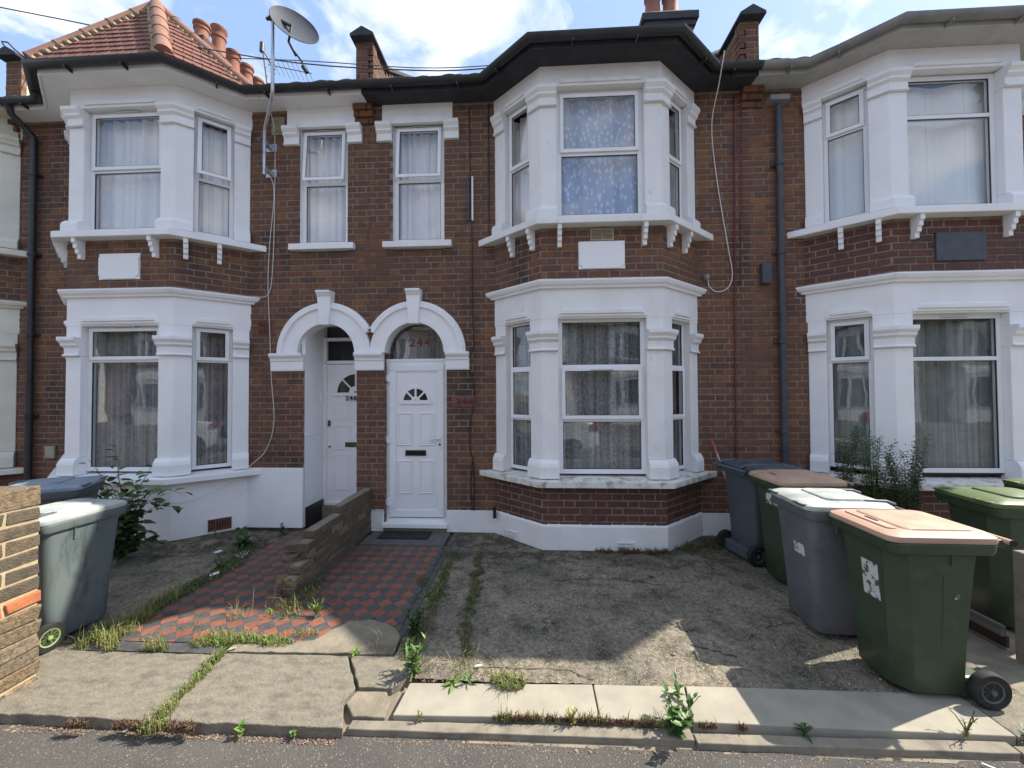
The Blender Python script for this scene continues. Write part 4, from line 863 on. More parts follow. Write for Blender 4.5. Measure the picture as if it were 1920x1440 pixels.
# ---------------------------------------------------------------- house 248 (far left)
H0 = thing_w('terraced_house', 'brick house with cream painted bay columns at the far left edge', 'house', (-8.9, YW, 0), HOUSE_GROUP)
B0, fr0 = bay_common(H0, -7.93, 'cream', None, 'cream', 'brick', 'brick', .27, 'cream', 'gutg', -11.2, -6.62, sill='cream')
W0 = Wall(None, H0, 'brick', 'mortar'); W0.run((-11.2, YW), (-6.62, YW), 0, 5.31, blocked=rects_blk([(-9.1, -6.76, -.1, 5.4)], -11.2)); bay_bricks(W0, B0, .1, .69, 'brick', 'brick'); W0.done(120)
shell(H0, -11.18, -6.64); gutter_run(H0, -11.2, -6.62, B0, 'cream', 'cream'); roof_main(H0, -11.2, -6.62); bay_cap(H0, -7.93, 6.0, 'felt'); backing(H0, B0)
bay_windows(B0, H0, {'a': (2, .83, 2.50, [2.03], dict(cm='net', seed=31, folds=5, fw=.042)), 'b': (1, .83, 2.50, [2.03], dict(cm='net', seed=32)), 'c': (2, 3.62, 5.06, [4.5], dict(cm='net', seed=33, fw=.042)), 'd': (1, 3.62, 5.06, [4.5], dict(cm='net', seed=34))})

# ================================================================ GROUND
def sheet(name, x0, x1, y0, y1, z, m, nx=1, ny=1, fn=None, **kw):
    mb = MB(); vs = []
    for j in range(ny+1):
        for i in range(nx+1):
            x = x0+(x1-x0)*i/nx; y = y0+(y1-y0)*j/ny; vs.append((x, y, z+(fn(x, y) if fn else 0)))
    fs = [(j*(nx+1)+i, j*(nx+1)+i+1, (j+1)*(nx+1)+i+1, (j+1)*(nx+1)+i) for j in range(ny) for i in range(nx)]
    mb.add(vs, fs); me = bpy.data.meshes.new(name); me.from_pydata(mb.v, [], mb.f); me.materials.append(M[m])
    if fn: me.polygons.foreach_set('use_smooth', [True]*len(me.polygons))
    o = link(name, me); o['kind'] = 'structure'
    return o
sheet('ground', -250, 250, -250, 250, -.32, 'york')
def nf(x, y, s, o=0): return noise.noise(Vector((x*s+o, y*s, o)))
def asph(x, y): return nf(x, y, 60)*.0022+nf(x, y, 3, 4)*.006
sheet('pavement', -3.4, 3.6, .35, 1.985, -.050, 'asphalt', 420, 110, asph)
sheet('pavement_far', -40, 40, -1.3, .36, -.056, 'asphalt'); sheet('pavement_side', -40, -3.39, .35, 1.985, -.054, 'asphalt'); sheet('pavement_side', 3.59, 40, .35, 1.985, -.054, 'asphalt')
sheet('road', -60, 60, -9.3, -1.45, -.16, 'asphalt')
k = MB().box(-40, 40, -1.45, -1.3, -.3, -.045).build('kerb', 'concd'); k['kind'] = 'structure'
k = MB().box(-40, 40, -9.45, -9.3, -.3, -.045).build('kerb', 'concd'); k['kind'] = 'structure'
sheet('pavement_opposite', -60, 60, -14, -9.45, -.05, 'asphalt')
sheet('soil', -12, 8, 1.97, 5.3, -.05, 'cement')
def gh(x, y):
    z = nf(x, y, 2.2)*.012+nf(x, y, 9, 3)*.008+nf(x, y, 34, 7)*.004+nf(x, y, 75, 2)*.004
    d = math.hypot(x-.15, y-2.91); z += .022*max(0, 1-(d/.10)**2)-.03*max(0, 1-((math.hypot(x-.20, y-2.86))/.06)**2)
    # raised flake of old screed
    dx, dy = (x-1.38)/.30, (y-2.84)/.16; e = dx*dx+dy*dy+nf(x, y, 7, 9)*.5
    if e < 1: z += .016*min(1, (1-e)*6)
    e2 = ((x-.15)/.5)**2+((y-3.75)/.25)**2+nf(x, y, 6, 5)*.6
    if e2 < 1: z += .010*min(1, (1-e2)*4)
    if y < 2.34: z -= .004
    return z
sheet('garden_ground', -.905, 2.74, 2.325, 4.80, .0, 'garden', 440, 300, gh)
sheet('garden_ground', -6.6, -2.985, 2.49, 4.8, -.004, 'garden', 200, 140, lambda x, y: nf(x, y, 3, 11)*.012+nf(x, y, 30, 3)*.006+(.03 if y > 4.15 and x < -3.55 else 0))
sheet('garden_ground', 2.73, 7.2, 2.34, 4.8, -.012, 'cement', 160, 90, lambda x, y: nf(x, y, 5, 21)*.01+nf(x, y, 40, 3)*.005)

def poly_slab(name, pts, z0, z1, m, par, jitter=.006, sub=.05, wav=.0):
    # polygon with a slightly ragged edge
    out = []; n = len(pts)
    for i in range(n):
        a, b = Vector(pts[i]), Vector(pts[(i+1) % n]); L = (b-a).length; k = max(1, int(L/sub)); u = (b-a)/L; nn = Vector((-u.y, u.x))
        for j in range(k):
            t = j/k; q = a+(b-a)*t
            if j: q = q+nn*nf(q.x, q.y, 14, 5)*jitter*2
            out.append((q.x, q.y))
    return MB().prism(out, z0, z1).build(name, m, par, bevel=.005)
pav = MB().box(-5.0, 3.1, 1.995, 2.47, -.12, -.045).build('slab_paving', 'cement'); pav['kind'] = 'structure'
poly_slab('slab', [(-5.0, 1.985), (-3.06, 1.975), (-1.985, 1.965), (-2.07, 2.475), (-3.0, 2.475), (-5.0, 2.475)], -.09, .002, 'york', pav)
poly_slab('slab', [(-1.955, 1.965), (-.975, 1.965), (-1.055, 2.15), (-1.035, 2.235), (-1.21, 2.50), (-2.035, 2.485)], -.09, .004, 'york', pav)
poly_slab('slab', [(-1.02, 2.245), (-.825, 2.245), (-.745, 2.33), (-.875, 2.51), (-1.195, 2.505)], -.05, .0, 'york', pav)
poly_slab('slab', [(-1.04, 2.135), (-.965, 2.05), (-.79, 2.05), (-.80, 2.15), (-.845, 2.225), (-1.02, 2.222)], -.05, -.006, 'cement', pav)
poly_slab('slab', [(-.75, 2.055), (.335, 2.085), (.335, 2.32), (-.73, 2.285)], -.05, .004, 'conc', pav, .001, .3)
poly_slab('slab', [(.343, 2.085), (.805, 2.085), (.862, 2.33), (.343, 2.322)], -.05, .002, 'conc', pav, .001, .3)
poly_slab('slab', [(.815, 2.083), (2.36, 2.07), (2.36, 2.335), (.872, 2.332)], -.05, .005, 'conc', pav, .001, .3)
poly_slab('slab', [(2.368, 2.07), (3.6, 2.06), (3.6, 2.335), (2.368, 2.335)], -.05, .002, 'york', pav, .001, .3)
for i, (a, b) in enumerate(((-.96, .79), (.797, 2.30), (2.307, 3.6))):
    poly_slab('kerb_edging', [(a, 1.985), (b, 2.0), (b, 2.062 if i else 2.068), (a, 2.04)], -.09, -.016, 'concd', pav, .003, .12)
# chequered path
tile_s = .0968
def clip(poly, x0, x1, y0, y1):
    def cut(P, f, inter):
        o = []
        for i in range(len(P)):
            a, b = P[i], P[(i+1) % len(P)]
            if f(a): o.append(a)
            if f(a) != f(b): o.append(inter(a, b))
        return o
    for ax, v, sg in ((0, x0, 1), (0, x1, -1), (1, y0, 1), (1, y1, -1)):
        if not poly: break
        poly = cut(poly, lambda p: (p[ax]-v)*sg >= 0, lambda a, b: tuple(a[k]+(b[k]-a[k])*((v-a[ax])/(b[ax]-a[ax])) for k in (0, 1)))
    return poly
full = {c: MB().prism([(-.0465*1.03, -.0465*1.03), (.0465*1.03, -.0465*1.03), (.0465*1.03, .0465*1.03), (-.0465*1.03, .0465*1.03)], -.018, 0).mesh('tile', c) for c in ('tred', 'tblk')}
cement_poly = lambda x, y: (x > -1.50 and y < 2.62+.30*(1-abs((x+1.2)/.36)**1.5)) if x < -.95 else False
def chequer(name, rx, ry, angle, org, skip=lambda x, y: False):
    x0, x1 = rx; y0, y1 = ry
    b = MB().box(x0, x1, y0, y1, -.045, -.0055).build(name, 'grout'); b['kind'] = 'structure'
    ca, sa = math.cos(R(angle)), math.sin(R(angle))
    for i in range(-40, 40):
        for j in range(-40, 40):
            cx = org[0]+(i*ca-j*sa)*tile_s; cy = org[1]+(i*sa+j*ca)*tile_s
            if not (x0-.08 < cx < x1+.08 and y0-.08 < cy < y1+.08) or skip(cx, cy): continue
            h = .0475; P = [(cx+(a*ca-c*sa)*h, cy+(a*sa+c*ca)*h) for a, c in ((-1, -1), (1, -1), (1, 1), (-1, 1))]
            Q = clip(P, x0+.004, x1-.004, y0+.004, y1-.004)
            if len(Q) < 3: continue
            ar = abs(sum(Q[k][0]*Q[(k+1) % len(Q)][1]-Q[(k+1) % len(Q)][0]*Q[k][1] for k in range(len(Q))))/2
            if ar < .0008: continue
            m = 'tred' if (i+j) % 2 == 0 else 'tblk'; z = .001+random.uniform(-.0012, .0012)+nf(cx, cy, 2.5)*.004
            if ar > .0088:
                o = link('tile', full[m], b); o.location = (cx, cy, z); o.rotation_euler = (random.uniform(-.01, .01), random.uniform(-.01, .01), R(angle)+random.uniform(-.012, .012))
            else:
                o = MB().prism([(q[0]-cx, q[1]-cy) for q in Q], -.018, 0).build('tile', m, b); o.location = (cx, cy, z)
    return b
chequer('tiled_path', (-2.972, -2.045), (2.583, 5.15), 41, (-2.757, 2.842))
chequer('tiled_path', (-2.040, -.968), (2.583, 4.31), 45, (-1.206, 3.953), lambda x, y: cement_poly(x, y))
eb = MB().box(-.964, -.907, 2.70, 4.74, -.045, -.008).build('path_edging', 'grout'); eb['kind'] = 'structure'
for k in range(14): MB().box(-.962, -.909, 2.70+k*.146, 2.70+k*.146+.140, -.02, .001+random.uniform(-.002, .002)).build('tile', 'tblk', eb, bevel=.002)
eb = MB().box(-3.0, -2.10, 2.482, 2.578, -.045, -.008).build('path_edging', 'grout'); eb['kind'] = 'structure'
for k in range(6): MB().box(-2.998+k*.15, -2.998+k*.15+.146, 2.485, 2.576, -.02, .001+random.uniform(-.002, .002)).build('tile', 'tblk', eb, bevel=.002)
cp = poly_slab('cement_patch', [(-1.56, 2.515), (-1.10, 2.520), (-.92, 2.53), (-.93, 2.70), (-1.0, 2.80), (-1.08, 2.85), (-1.22, 2.90), (-1.38, 2.87), (-1.52, 2.64), (-1.75, 2.59), (-2.04, 2.575), (-2.04, 2.50)], -.04, .006, 'cement', None, .012, .06); cp['kind'] = 'structure'
mat_ = MB().box(-1.96, -1.0, 4.315, 4.70, -.02, .008).build('stone_slab', 'slate', None, bevel=.003); mat_['kind'] = 'structure'
tag(MB().box(-1.82, -1.22, 4.46, 4.70, .009, .020).build('door_mat', 'rubber', None, bevel=.004), 'flat black rubber mat on the slab at the closed white front door', 'door mat')

# ---------------------------------------------------------------- garden walls
def brick_obj(par, x, y, z, lx, ly, lz, m, rz=0, jit=.004):
    mb = MB(); mb.obox((-lx/2, -ly/2, -lz/2), (lx, 0, 0), (0, ly, 0), (0, 0, lz)); rr = random.Random(x*91+y*37+z*13)
    mb.v = [(a+rr.uniform(-jit, jit), b+rr.uniform(-jit, jit), c+rr.uniform(-jit, jit)) for a, b, c in mb.v]
    o = mb.build('brick', m, par, bevel=.006); o.location = (x, y, z); o.rotation_euler = (rr.uniform(-.01, .01), rr.uniform(-.01, .01), rz+rr.uniform(-.02, .02)); return o
gw = thing('garden_wall', 'low broken wall of weathered yellow bricks stepping down between the two paths', 'wall', (0, 0, 0))
core = MB(); starts = [3.17, 3.19, 3.25, 3.40, 3.36, 3.47, 3.98]
gwm = MB()
for k, ys in enumerate(starts):
    z = k*.0755; gwm.box(-2.092, -2.0, ys+.02, 4.735, z, z+.0755-.004)
gwo = gwm.build('mortar', 'mortar', gw)
for k, ys in enumerate(starts):
    z = k*.0755; y = ys+(0 if k % 2 else 0); j = 0; Lb = .216
    if k % 2: y0_ = ys; first = .11
    else: y0_ = ys; first = .216
    y = ys; w = first
    while y < 4.735:
        e = min(y+w, 4.735)
        if e-y > .04: brick_obj(gw, -2.046+random.uniform(-.003, .003), (y+e)/2, z+.036, .108, e-y-.008, .064, 'stock' if (j == 0 and k in (1, 2, 3)) or random.random() < .16 else 'stockd')
        y = e; w = Lb; j += 1
for (x, y, z, rz, m) in ((-2.13, 3.27, .10, .6, 'stock'), (-2.15, 3.36, .255, .5, 'stockd'), (-2.14, 3.42, .345, .35, 'stock')): brick_obj(gw, x, y, z, .13, .10, .062, m, rz, .016)
pr = thing('gate_pier', 'sunlit pier of rough yellow and brown bricks beside the green-grey bin', 'pier', (-3.15, 2.1, 0)); OFFS[pr.name] = Matrix.Translation((-3.15, 2.1, 0)).inverted()
MB().box(-3.42, -2.994, 1.93, 2.221, -.05, 1.14).build('mortar', 'mortar_s', pr)
zz = -.05; k = 0
while zz < 1.05:
    h = .072; last = zz+.084 > 1.05
    if last: h = 1.152-zz
    m = 'stocko' if .40 < zz < .50 else ('stock' if (zz < .42 or last) else 'stockd'); bul = .012 if zz < .5 else 0
    cuts = [(1.925, 2.225)] if (k % 2 or last or zz < .5 and k % 3) else [(1.925, 2.062), (2.074, 2.225)]
    for a, b in cuts: brick_obj(pr, -3.045+bul, (a+b)/2, zz+h/2, .112, b-a, h, m, 0, .005+bul*.4)
    for a in (-3.42, -3.24): brick_obj(pr, a+.065, 2.075, zz+h/2, .16, .296, h, m, 0, .003)
    zz += h+.012; k += 1
# right boundary: boards and post
bd = thing('gravel_boards', 'weathered grey timber boards lying along the edge behind the green bin with a pink lid', 'boards', (0, 0, 0))
MB().box(3.03, 3.06, 2.72, 4.5, .10, .17).build('board', 'wood', bd, bevel=.004); MB().box(3.04, 3.06, 2.72, 4.5, .012, .03).build('board', 'wood', bd, bevel=.004)
MB().box(3.055, 3.075, 2.72, 4.5, .03, .10).build('board', 'brown', bd); tag(MB().box(3.06, 3.18, 2.56, 2.68, -.02, .68).build('fence_post', 'concd', None, bevel=.01), 'stub of a grey concrete post at the right edge of the photo', 'post')

# ---------------------------------------------------------------- wheelie bins
def rr_(w, d, r, z, y=0, n=6):
    P = []
    for (sx, sy, a0) in ((1, 1, 0), (-1, 1, 90), (-1, -1, 180), (1, -1, 270)):
        for k in range(n+1): t = R(a0+90*k/n); P.append((sx*(w/2-r)+r*math.cos(t), sy*(d/2-r)+r*math.sin(t)+y, z))
    return P
def wheel(par, x, y, hub, r=.102, w=.05):
    s = 1 if x > 0 else -1
    def X(a, b, c): return (x+a*s, y+b, r+c)
    def lath(prof, n=28): return [[X(a, rr*math.cos(6.2832*k/n), rr*math.sin(6.2832*k/n)) for k in range(n)] for a, rr in prof]
    wh = MB().loft(lath([(0, r*.62), (0, r*.93), (w*.2, r), (w*.8, r), (w, r*.93), (w, r*.64), (w*.85, r*.62)])).build('wheel', 'rubber', par, smooth=True)
    mb = MB(); mb.loft(lath([(w*.5, r*.64), (w*.9, r*.64), (w*.98, r*.60), (w*.9, r*.52), (w*.5, r*.50)])); mb.loft(lath([(w*.4, r*.16), (w*1.08, r*.15), (w*1.12, r*.09), (w*1.12, .001)], 14))
    for k in range(10):
        t = 6.2832*k/10; c, q = math.cos(t), math.sin(t); hw = .0045
        vs = [X(a, c*rr-q*h2, q*rr+c*h2) for a in (w*.55, w*.85) for rr, h2 in ((r*.12, -hw), (r*.56, -hw*1.3), (r*.56, hw*1.3), (r*.12, hw))]
        mb.add(vs, [(0, 1, 2, 3), (4, 7, 6, 5), (0, 4, 5, 1), (1, 5, 6, 2), (2, 6, 7, 3), (3, 7, 4, 0)])
    mb.build('wheel_rim', hub, wh, smooth=False)
def bin_(label, loc, rz, body, lid, kind='pink', hub='hubg', sticker=None, s=1.0, group='wheelie bins left in the front gardens', tilt=0):
    t = thing('wheelie_bin', label, 'wheelie bin', loc, R(rz), group); t.scale = (s, s, s)
    if tilt: t.rotation_euler = (R(tilt), 0, R(rz))
    mb = MB(); cr_, cn_ = (.062, 6) if kind == 'grey' else (.078, 1)
    mb.loft([rr_(.37, .40, cr_, .035, -.01, cn_), rr_(.385, .42, cr_, .05, -.01, cn_), rr_(.40, .44, cr_, .30, -.012, cn_), rr_(.445, .50, cr_, .74, -.015, cn_), rr_(.452, .51, cr_, .80, -.015, cn_), rr_(.462, .525, cr_, .875, -.015, cn_)])
    b = mb.build('body', body, t, smooth=True)
    # side ribs, back step
    for sx in (-1, 1):
        for yy in ((-.10, .06) if kind == 'grey' else ()):
            q = MB(); q.obox((sx*.205, yy-.008, .77), (sx*.028, 0, 0), (0, .016, 0), (sx*.008, 0, .10)); q.build('rib', body, b, bevel=.004)
        if kind != 'grey':
            q = MB(); q.add([(sx*(w_+o_), y_, z_) for (w_, z_) in ((.1865, .08), (.2215, .73)) for (y_, o_) in ((-.004, -.01), (.004, -.01), (.004, .0025), (-.004, .0025))], [(0, 3, 2, 1), (4, 5, 6, 7), (0, 1, 5, 4), (1, 2, 6, 5), (2, 3, 7, 6), (3, 0, 4, 7)]); q.build('mould_seam', body, b)
            q = MB(); q.obox((sx*.205, .03, .80), (sx*.030, 0, 0), (0, .016, 0), (sx*.004, 0, .07)); q.build('rib', body, b, bevel=.004)
    for xx in (-.12, .0, .12): MB().obox((xx-.012, -.262, .76), (.024, 0, 0), (0, .03, 0), (0, -.012, .11)).build('rib', body, b, bevel=.004)
    q = MB(); outer = [rr_(.50, .565, .05, .868, -.012), rr_(.512, .578, .05, .885, -.012), rr_(.518, .585, .05, .925, -.012), rr_(.505, .572, .05, .932, -.012), rr_(.44, .50, .05, .932, -.012), rr_(.44, .50, .05, .868, -.012)]
    q.loft(outer+[outer[0]], cap=False); q.build('rim', body, t, smooth=True)
    lz = .934
    q = MB(); q.loft([rr_(.515, .60, .055, lz, -.012), rr_(.522, .61, .06, lz+.012, -.012), rr_(.516, .60, .06, lz+.032, -.01), rr_(.46, .535, .06, lz+.050, 0), rr_(.20, .25, .05, lz+.058, 0)]); ld = q.build('lid', lid, t, smooth=True)
    MB().tube([(-.255, .335, lz+.01), (.255, .335, lz+.01)], .0165, 12).build('handle_bar', body if kind != 'pink' else lid, t, smooth=True)
    for sx in (-1, 1):
        MB().obox((sx*.20-.02, .26, lz-.03), (.04, 0, 0), (0, .08, .0), (0, 0, .045)).build('hinge', body, t, bevel=.006)
        MB().tube([(sx*.255, .335, lz+.01), (sx*.262, .335, lz+.01)], .019, 12).build('hinge_cap', 'rubber', t)
        wheel(t, sx*.205, .215, hub)
    MB().tube([(-.24, .215, .102), (.24, .215, .102)], .011, 10).build('axle', 'rubber', t)
    MB().obox((-.19, .10, .02), (.38, 0, 0), (0, .16, 0), (0, 0, .12)).build('axle_housing', body, t, bevel=.02)
    if kind == 'pink':
        MB().loft([rr_(.40, .42, .05, lz+.045, .02), rr_(.385, .40, .05, lz+.060, .02), rr_(.36, .38, .05, lz+.064, .02)]).build('lid_panel', lid, ld, smooth=True)
        MB().loft([rr_(.10, .022, .010, lz+.058, -.215), rr_(.10, .022, .010, lz+.0600, -.215)]).build('grip_slot', 'hole', ld)
        MB().loft([rr_(.36, .07, .03, lz+.046, -.225), rr_(.35, .06, .028, lz+.0585, -.225)]).build('grip_pad', lid, ld, smooth=True)
    else:
        MB().loft([rr_(.34, .32, .05, lz+.045, .03), rr_(.32, .30, .05, lz+.068, .03), rr_(.30, .28, .05, lz+.072, .03)]).build('lid_panel', lid, ld, smooth=True)
        for sx in (-1, 1):
            MB().tube([(sx*.17-.05, -.285, lz+.030), (sx*.17-.045, -.325, lz+.035), (sx*.17+.045, -.325, lz+.035), (sx*.17+.05, -.285, lz+.030)], .009, 8).build('lid_handle', 'greyd' if lid != 'greenl' else 'greenl', ld, smooth=True)
            if kind == 'grey': MB().tube([(sx*.15, .10, lz+.058), (sx*.16, .28, lz+.055), (sx*.16, .335, lz+.035)], .013, 8).build('hinge_arm', 'greyd', ld, smooth=True)
    if sticker:
        for (face, a0, a1, z0, z1) in sticker:
            # face 'f' front (-y), 'l' = -x side, 'r' = +x side ; position along the face follows the taper
            def pt(a, z, off):
                f = (z-.30)/(.74-.30); w = (.40+.045*f)/2; d = (.44+.06*f)/2
                if face == 'f': return (a, -.0135-d-off, z)
                return ((w+off)*(1 if face == 'r' else -1), a, z)
            q = MB(); vs = [pt(a0, z0, -.01), pt(a1, z0, -.01), pt(a1, z1, -.01), pt(a0, z1, -.01), pt(a0, z0, .003), pt(a1, z0, .003), pt(a1, z1, .003), pt(a0, z1, .003)]
            q.add(vs, [(0, 3, 2, 1), (4, 5, 6, 7), (0, 1, 5, 4), (1, 2, 6, 5), (2, 3, 7, 6), (3, 0, 4, 7)]); q.build('sticker', 'stick', t)
    return t
bin_('dark slate grey bin standing furthest back against the brick wall, wheels towards the bay', (2.33, 4.19, .0), 101, 'greyd', 'lidd', 'grey', s=.97)
bin_('green bin with pink lid between the dark slate bin and the pale-lidded grey bin', (2.37, 3.66, 0), -88, 'greenb', 'pinkl', 'pink', sticker=[('f', -.02, .14, .72, .82)], s=.96)
bin_('scuffed grey bin with a sun bleached lid between the two pink lids', (2.16, 2.98, 0), -93, 'greyb', 'lidw', 'grey', sticker=[('f', .0, .12, .56, .64)], s=.95)
bin_('nearest green bin with a pink lid and a torn white sticker', (2.235, 2.468, 0), -91, 'greenb', 'pinkl', 'pink', sticker=[('f', -.02, .10, .52, .74), ('r', .06, .085, .60, .625)], s=.94)
bin_('all green bin partly hidden behind the nearest green bin', (3.52, 3.10, -.01), -96, 'greenb', 'greenl', 'plain', s=.95)
bin_('green bin of which only the lid edge shows at the right edge', (4.40, 3.42, -.01), -92, 'greenb', 'greenl', 'plain', s=.95)
bin_('green-grey bin with bright green wheel hub beside the yellow brick pier', (-3.42, 2.66, 0), 176, 'greyt', 'lidw', 'grey', hub='hub', s=.90)
bin_('bin with faded blue lid standing behind the green-grey bin on the left', (-4.28, 3.25, 0), 120, 'greyd', 'lidb', 'grey', s=.94)

# ---------------------------------------------------------------- dish, aerial, cables
ds = thing('satellite_dish', 'grey satellite dish on a bent pole bracketed to the wall, facing away over the roof', 'satellite dish', (0, 0, 0))
MB().tube([(-3.31, 4.62, 4.42), (-3.31, 4.62, 4.93), (-3.28, 4.59, 5.0), (-3.02, 4.33, 5.14), (-2.975, 4.285, 5.20), (-2.975, 4.28, 5.35), (-2.975, 4.28, 6.07)], .019, 12).build('pole', 'metal', ds, smooth=True)
for z in (4.83, 4.50):
    MB().box(-3.37, -3.23, 4.735, 4.75, z-.05, z+.05).box(-3.335, -3.285, 4.63, 4.74, z-.025, z+.025).build('wall_bracket', 'metal', ds, bevel=.003)
    for dx in (-.045, .045): MB().tube([(-3.30+dx, 4.55, z), (-3.30+dx, 4.74, z)], .005, 8).build('bolt', 'metal', ds)
nrm = Vector((.616, -.717, .32)).normalized(); cen = Vector((-2.77, 4.36, 5.98)); ua = nrm.cross(Vector((0, 0, 1))).normalized(); ub = nrm.cross(ua)
rings = []
for (rad, dep) in ((.001, 0), (.09, .006), (.18, .024), (.235, .046), (.255, .058), (.26, .052), (.235, .038), (.18, .016), (.09, -.003), (.001, -.008)):
    rings.append([cen+ua*rad*math.cos(6.2832*k/36)+ub*rad*.95*math.sin(6.2832*k/36)+nrm*(dep) for k in range(36)])
MB().loft(rings).build('dish', 'dish', ds, smooth=True)
MB().tube([(-2.975, 4.28, 6.03), (-2.99, 4.24, 6.05)], .03, 10).build('pole_clamp', 'black', ds)
c0 = cen+nrm*.03
MB().tube([(-3.04, 4.26, 6.03), (-2.90, 4.28, 6.03), tuple(c0+Vector((-.02, -.05, -.03)))], .017, 8).build('mount_arm', 'black', ds)
MB().tube([tuple(c0+Vector((-.01, -.04, -.02))), tuple(c0+Vector((-.04, -.05, -.22))), tuple(c0+Vector((.0, .03, -.32)))], .013, 8).build('mount_plate', 'black', ds)
lnb = c0+Vector((.16, .25, -.36))
MB().tube([tuple(c0+Vector((-.02, .0, -.27))), tuple(c0+Vector((.08, .02, -.40))), tuple(c0+Vector((.10, .06, -.46)))], .011, 8).build('feed_arm', 'black', ds)
MB().tube([tuple(c0+Vector((.08, .03, -.44))), tuple(c0+Vector((.12, .06, -.50)))], .024, 10).build('receiver', 'black', ds)
ae = thing('tv_aerial', 'thin comb shaped aerial on a leaning mast above the gutter', 'aerial', (0, 0, 0))
MB().tube([(-3.46, 4.95, 5.45), (-3.58, 4.95, 6.36)], .013, 8).build('mast', 'gutg', ae); MB().tube([(-3.59, 4.95, 6.28), (-3.585, 4.95, 6.40)], .03, 8).build('mast_cap', 'black', ae)
bm0, bm1 = Vector((-3.50, 4.95, 6.10)), Vector((-2.90, 4.95, 5.95)); MB().tube([bm0, bm1], .006, 6).build('boom', 'gutg', ae)
for k in range(9):
    p = bm0+(bm1-bm0)*(k+.5)/9; MB().tube([p+Vector((0, -.1, .05)), p+Vector((0, .1, -.05))], .003, 5).build('element', 'gutg', ae)
MB().tube([bm0+Vector((-.0, -.1, .10)), bm0+Vector((.08, .02, -.06))], .010, 6).build('reflector', 'gutg', ae)
def cable(name, pts, r, m, label, cat='cable', sub=5):
    P = [Vector(p) for p in pts]; out = []
    for i in range(len(P)-1):
        p0, p1, p2, p3 = P[max(i-1, 0)], P[i], P[i+1], P[min(i+2, len(P)-1)]
        for k in range(sub):
            t = k/sub; out.append(.5*((2*p1)+(-p0+p2)*t+(2*p0-5*p1+4*p2-p3)*t*t+(-p0+3*p1-3*p2+p3)*t**3))
    out.append(P[-1]); return tag(MB().tube(out, r, 6).build(name, m, None, smooth=True), label, cat)
y = YW-.02
cable('cable', [(-3.29, 4.58, 4.48), (-3.26, y, 4.3), (-3.31, y, 3.6), (-3.33, y, 3.1), (-3.30, y, 2.4), (-3.28, y, 1.9), (-3.24, y, 1.35), (-3.34, y, 1.0), (-3.46, 4.66, .84), (-3.66, 4.54, .62), (-3.95, 4.30, .47), (-4.2, 4.20, .50), (-4.45, 4.20, .66)], .0045, 'cablew', 'pale cable running from the dish pole down the wall and looping across the white plinth')
cable('cable', [(-3.34, 4.40, 5.47), (-3.31, 4.5, 5.3), (-3.27, y, 5.15), (-3.25, y, 4.2), (-3.27, y, 3.3), (-3.33, y, 2.95), (-3.52, y-.02, 2.93)], .0045, 'cablew', 'pale cable from the roof edge hooking above the left bay cornice')
cable('cable', [(-.76, y, 5.25), (-.75, y, 4.6), (-.73, y, 3.5), (-.73, y, 2.7), (-.72, y, 2.26), (-.80, y, 2.06), (-.74, y, 1.9), (-.71, y, 1.62), (-.77, y, 1.25), (-.76, y, 1.0), (-.72, y, .80), (-.72, y, .26)], .006, 'cableb', 'black cable sagging down beside the maroon number plate')
cable('cable', [(-.735, y, .86), (-.755, y, .6), (-.74, y, .27)], .006, 'cableb', 'short black cable doubling at the foot of the wall by the white plinth')
cable('cable', [(-.52, y, 5.28), (-.52, y, 4.2), (-.52, y, 3.66)], .006, 'cableb', 'black cable running straight down beside the upper weathered bay')
cable('cable', [(2.12, 4.30, 5.42), (2.15, 4.5, 5.2), (2.17, y, 4.9), (2.21, y, 4.3), (2.33, y, 3.45), (2.38, y, 3.1), (2.33, y, 2.93), (2.20, y, 2.88), (2.11, y, 2.95), (2.10, y, 3.04)], .006, 'cablew', 'white cable hanging in a loop from the black gutter to a small wall socket')
cable('cable', [(2.44, y, 5.25), (2.42, y, 3.8), (2.40, y, 2.4), (2.39, y, .9)], .008, 'maroon', 'dark red cable pinned straight down the brick wall')
cable('cable', [(2.52, y, 5.25), (2.50, y, 3.9), (2.47, y, 2.95)], .006, 'maroon', 'shorter dark red cable ending by the small black box')
tag(MB().lathe((0, 0, 0), [(.035, 0), (.035, .03), (.02, .05)], 14).build('wall_socket', 'gutg', None), 'small round grey socket where the looping white cable ends', 'socket'); o = bpy.data.objects['wall_socket']; o.rotation_euler = (R(90), 0, 0); o.location = (2.08, YW-.008, 3.06)
cable('overhead_wire', [(-20, 4.5, 9.8), (-12, 4.5, 7.85), (-6.71, 4.5, 6.62), (-3.34, 4.5, 5.80), (-1.36, 4.45, 5.50), (-.4, 4.40, 5.44)], .007, 'wirec', 'overhead telephone wire crossing in front of the red turret roof', 'wire')
cable('overhead_wire', [(-12, 4.9, 6.4), (-6.9, 4.9, 6.35), (-3.34, 4.7, 5.95), (-1.36, 4.45, 5.53), (-.4, 4.40, 5.47)], .005, 'wirec', 'thinner overhead wire passing behind the bent dish pole', 'wire')
cable('overhead_wire', [(4.75, 4.2, 5.50), (5.25, 4.3, 5.76), (6.6, 4.4, 6.3), (12, 4.6, 8)], .007, 'wirec', 'overhead wire rising from the grey gutter at the top right corner', 'wire')
tag(MB().tube([(2.10, 4.70, 1.13), (2.30, 4.56, .38), (2.40, 4.48, .012)], .012, 8).build('broom_pole', 'pole', None, smooth=True), 'thin pink and white pole leaning on the wall beside the dark slate bin', 'pole')
tag(MB().tube([(-.46, 4.66, .20), (-.46, 4.66, .33)], .022, 10).build('cable_gland', 'rubber', None, bevel=.006), 'short black plastic stub hanging at the corner of the bay plinth', 'cable end')

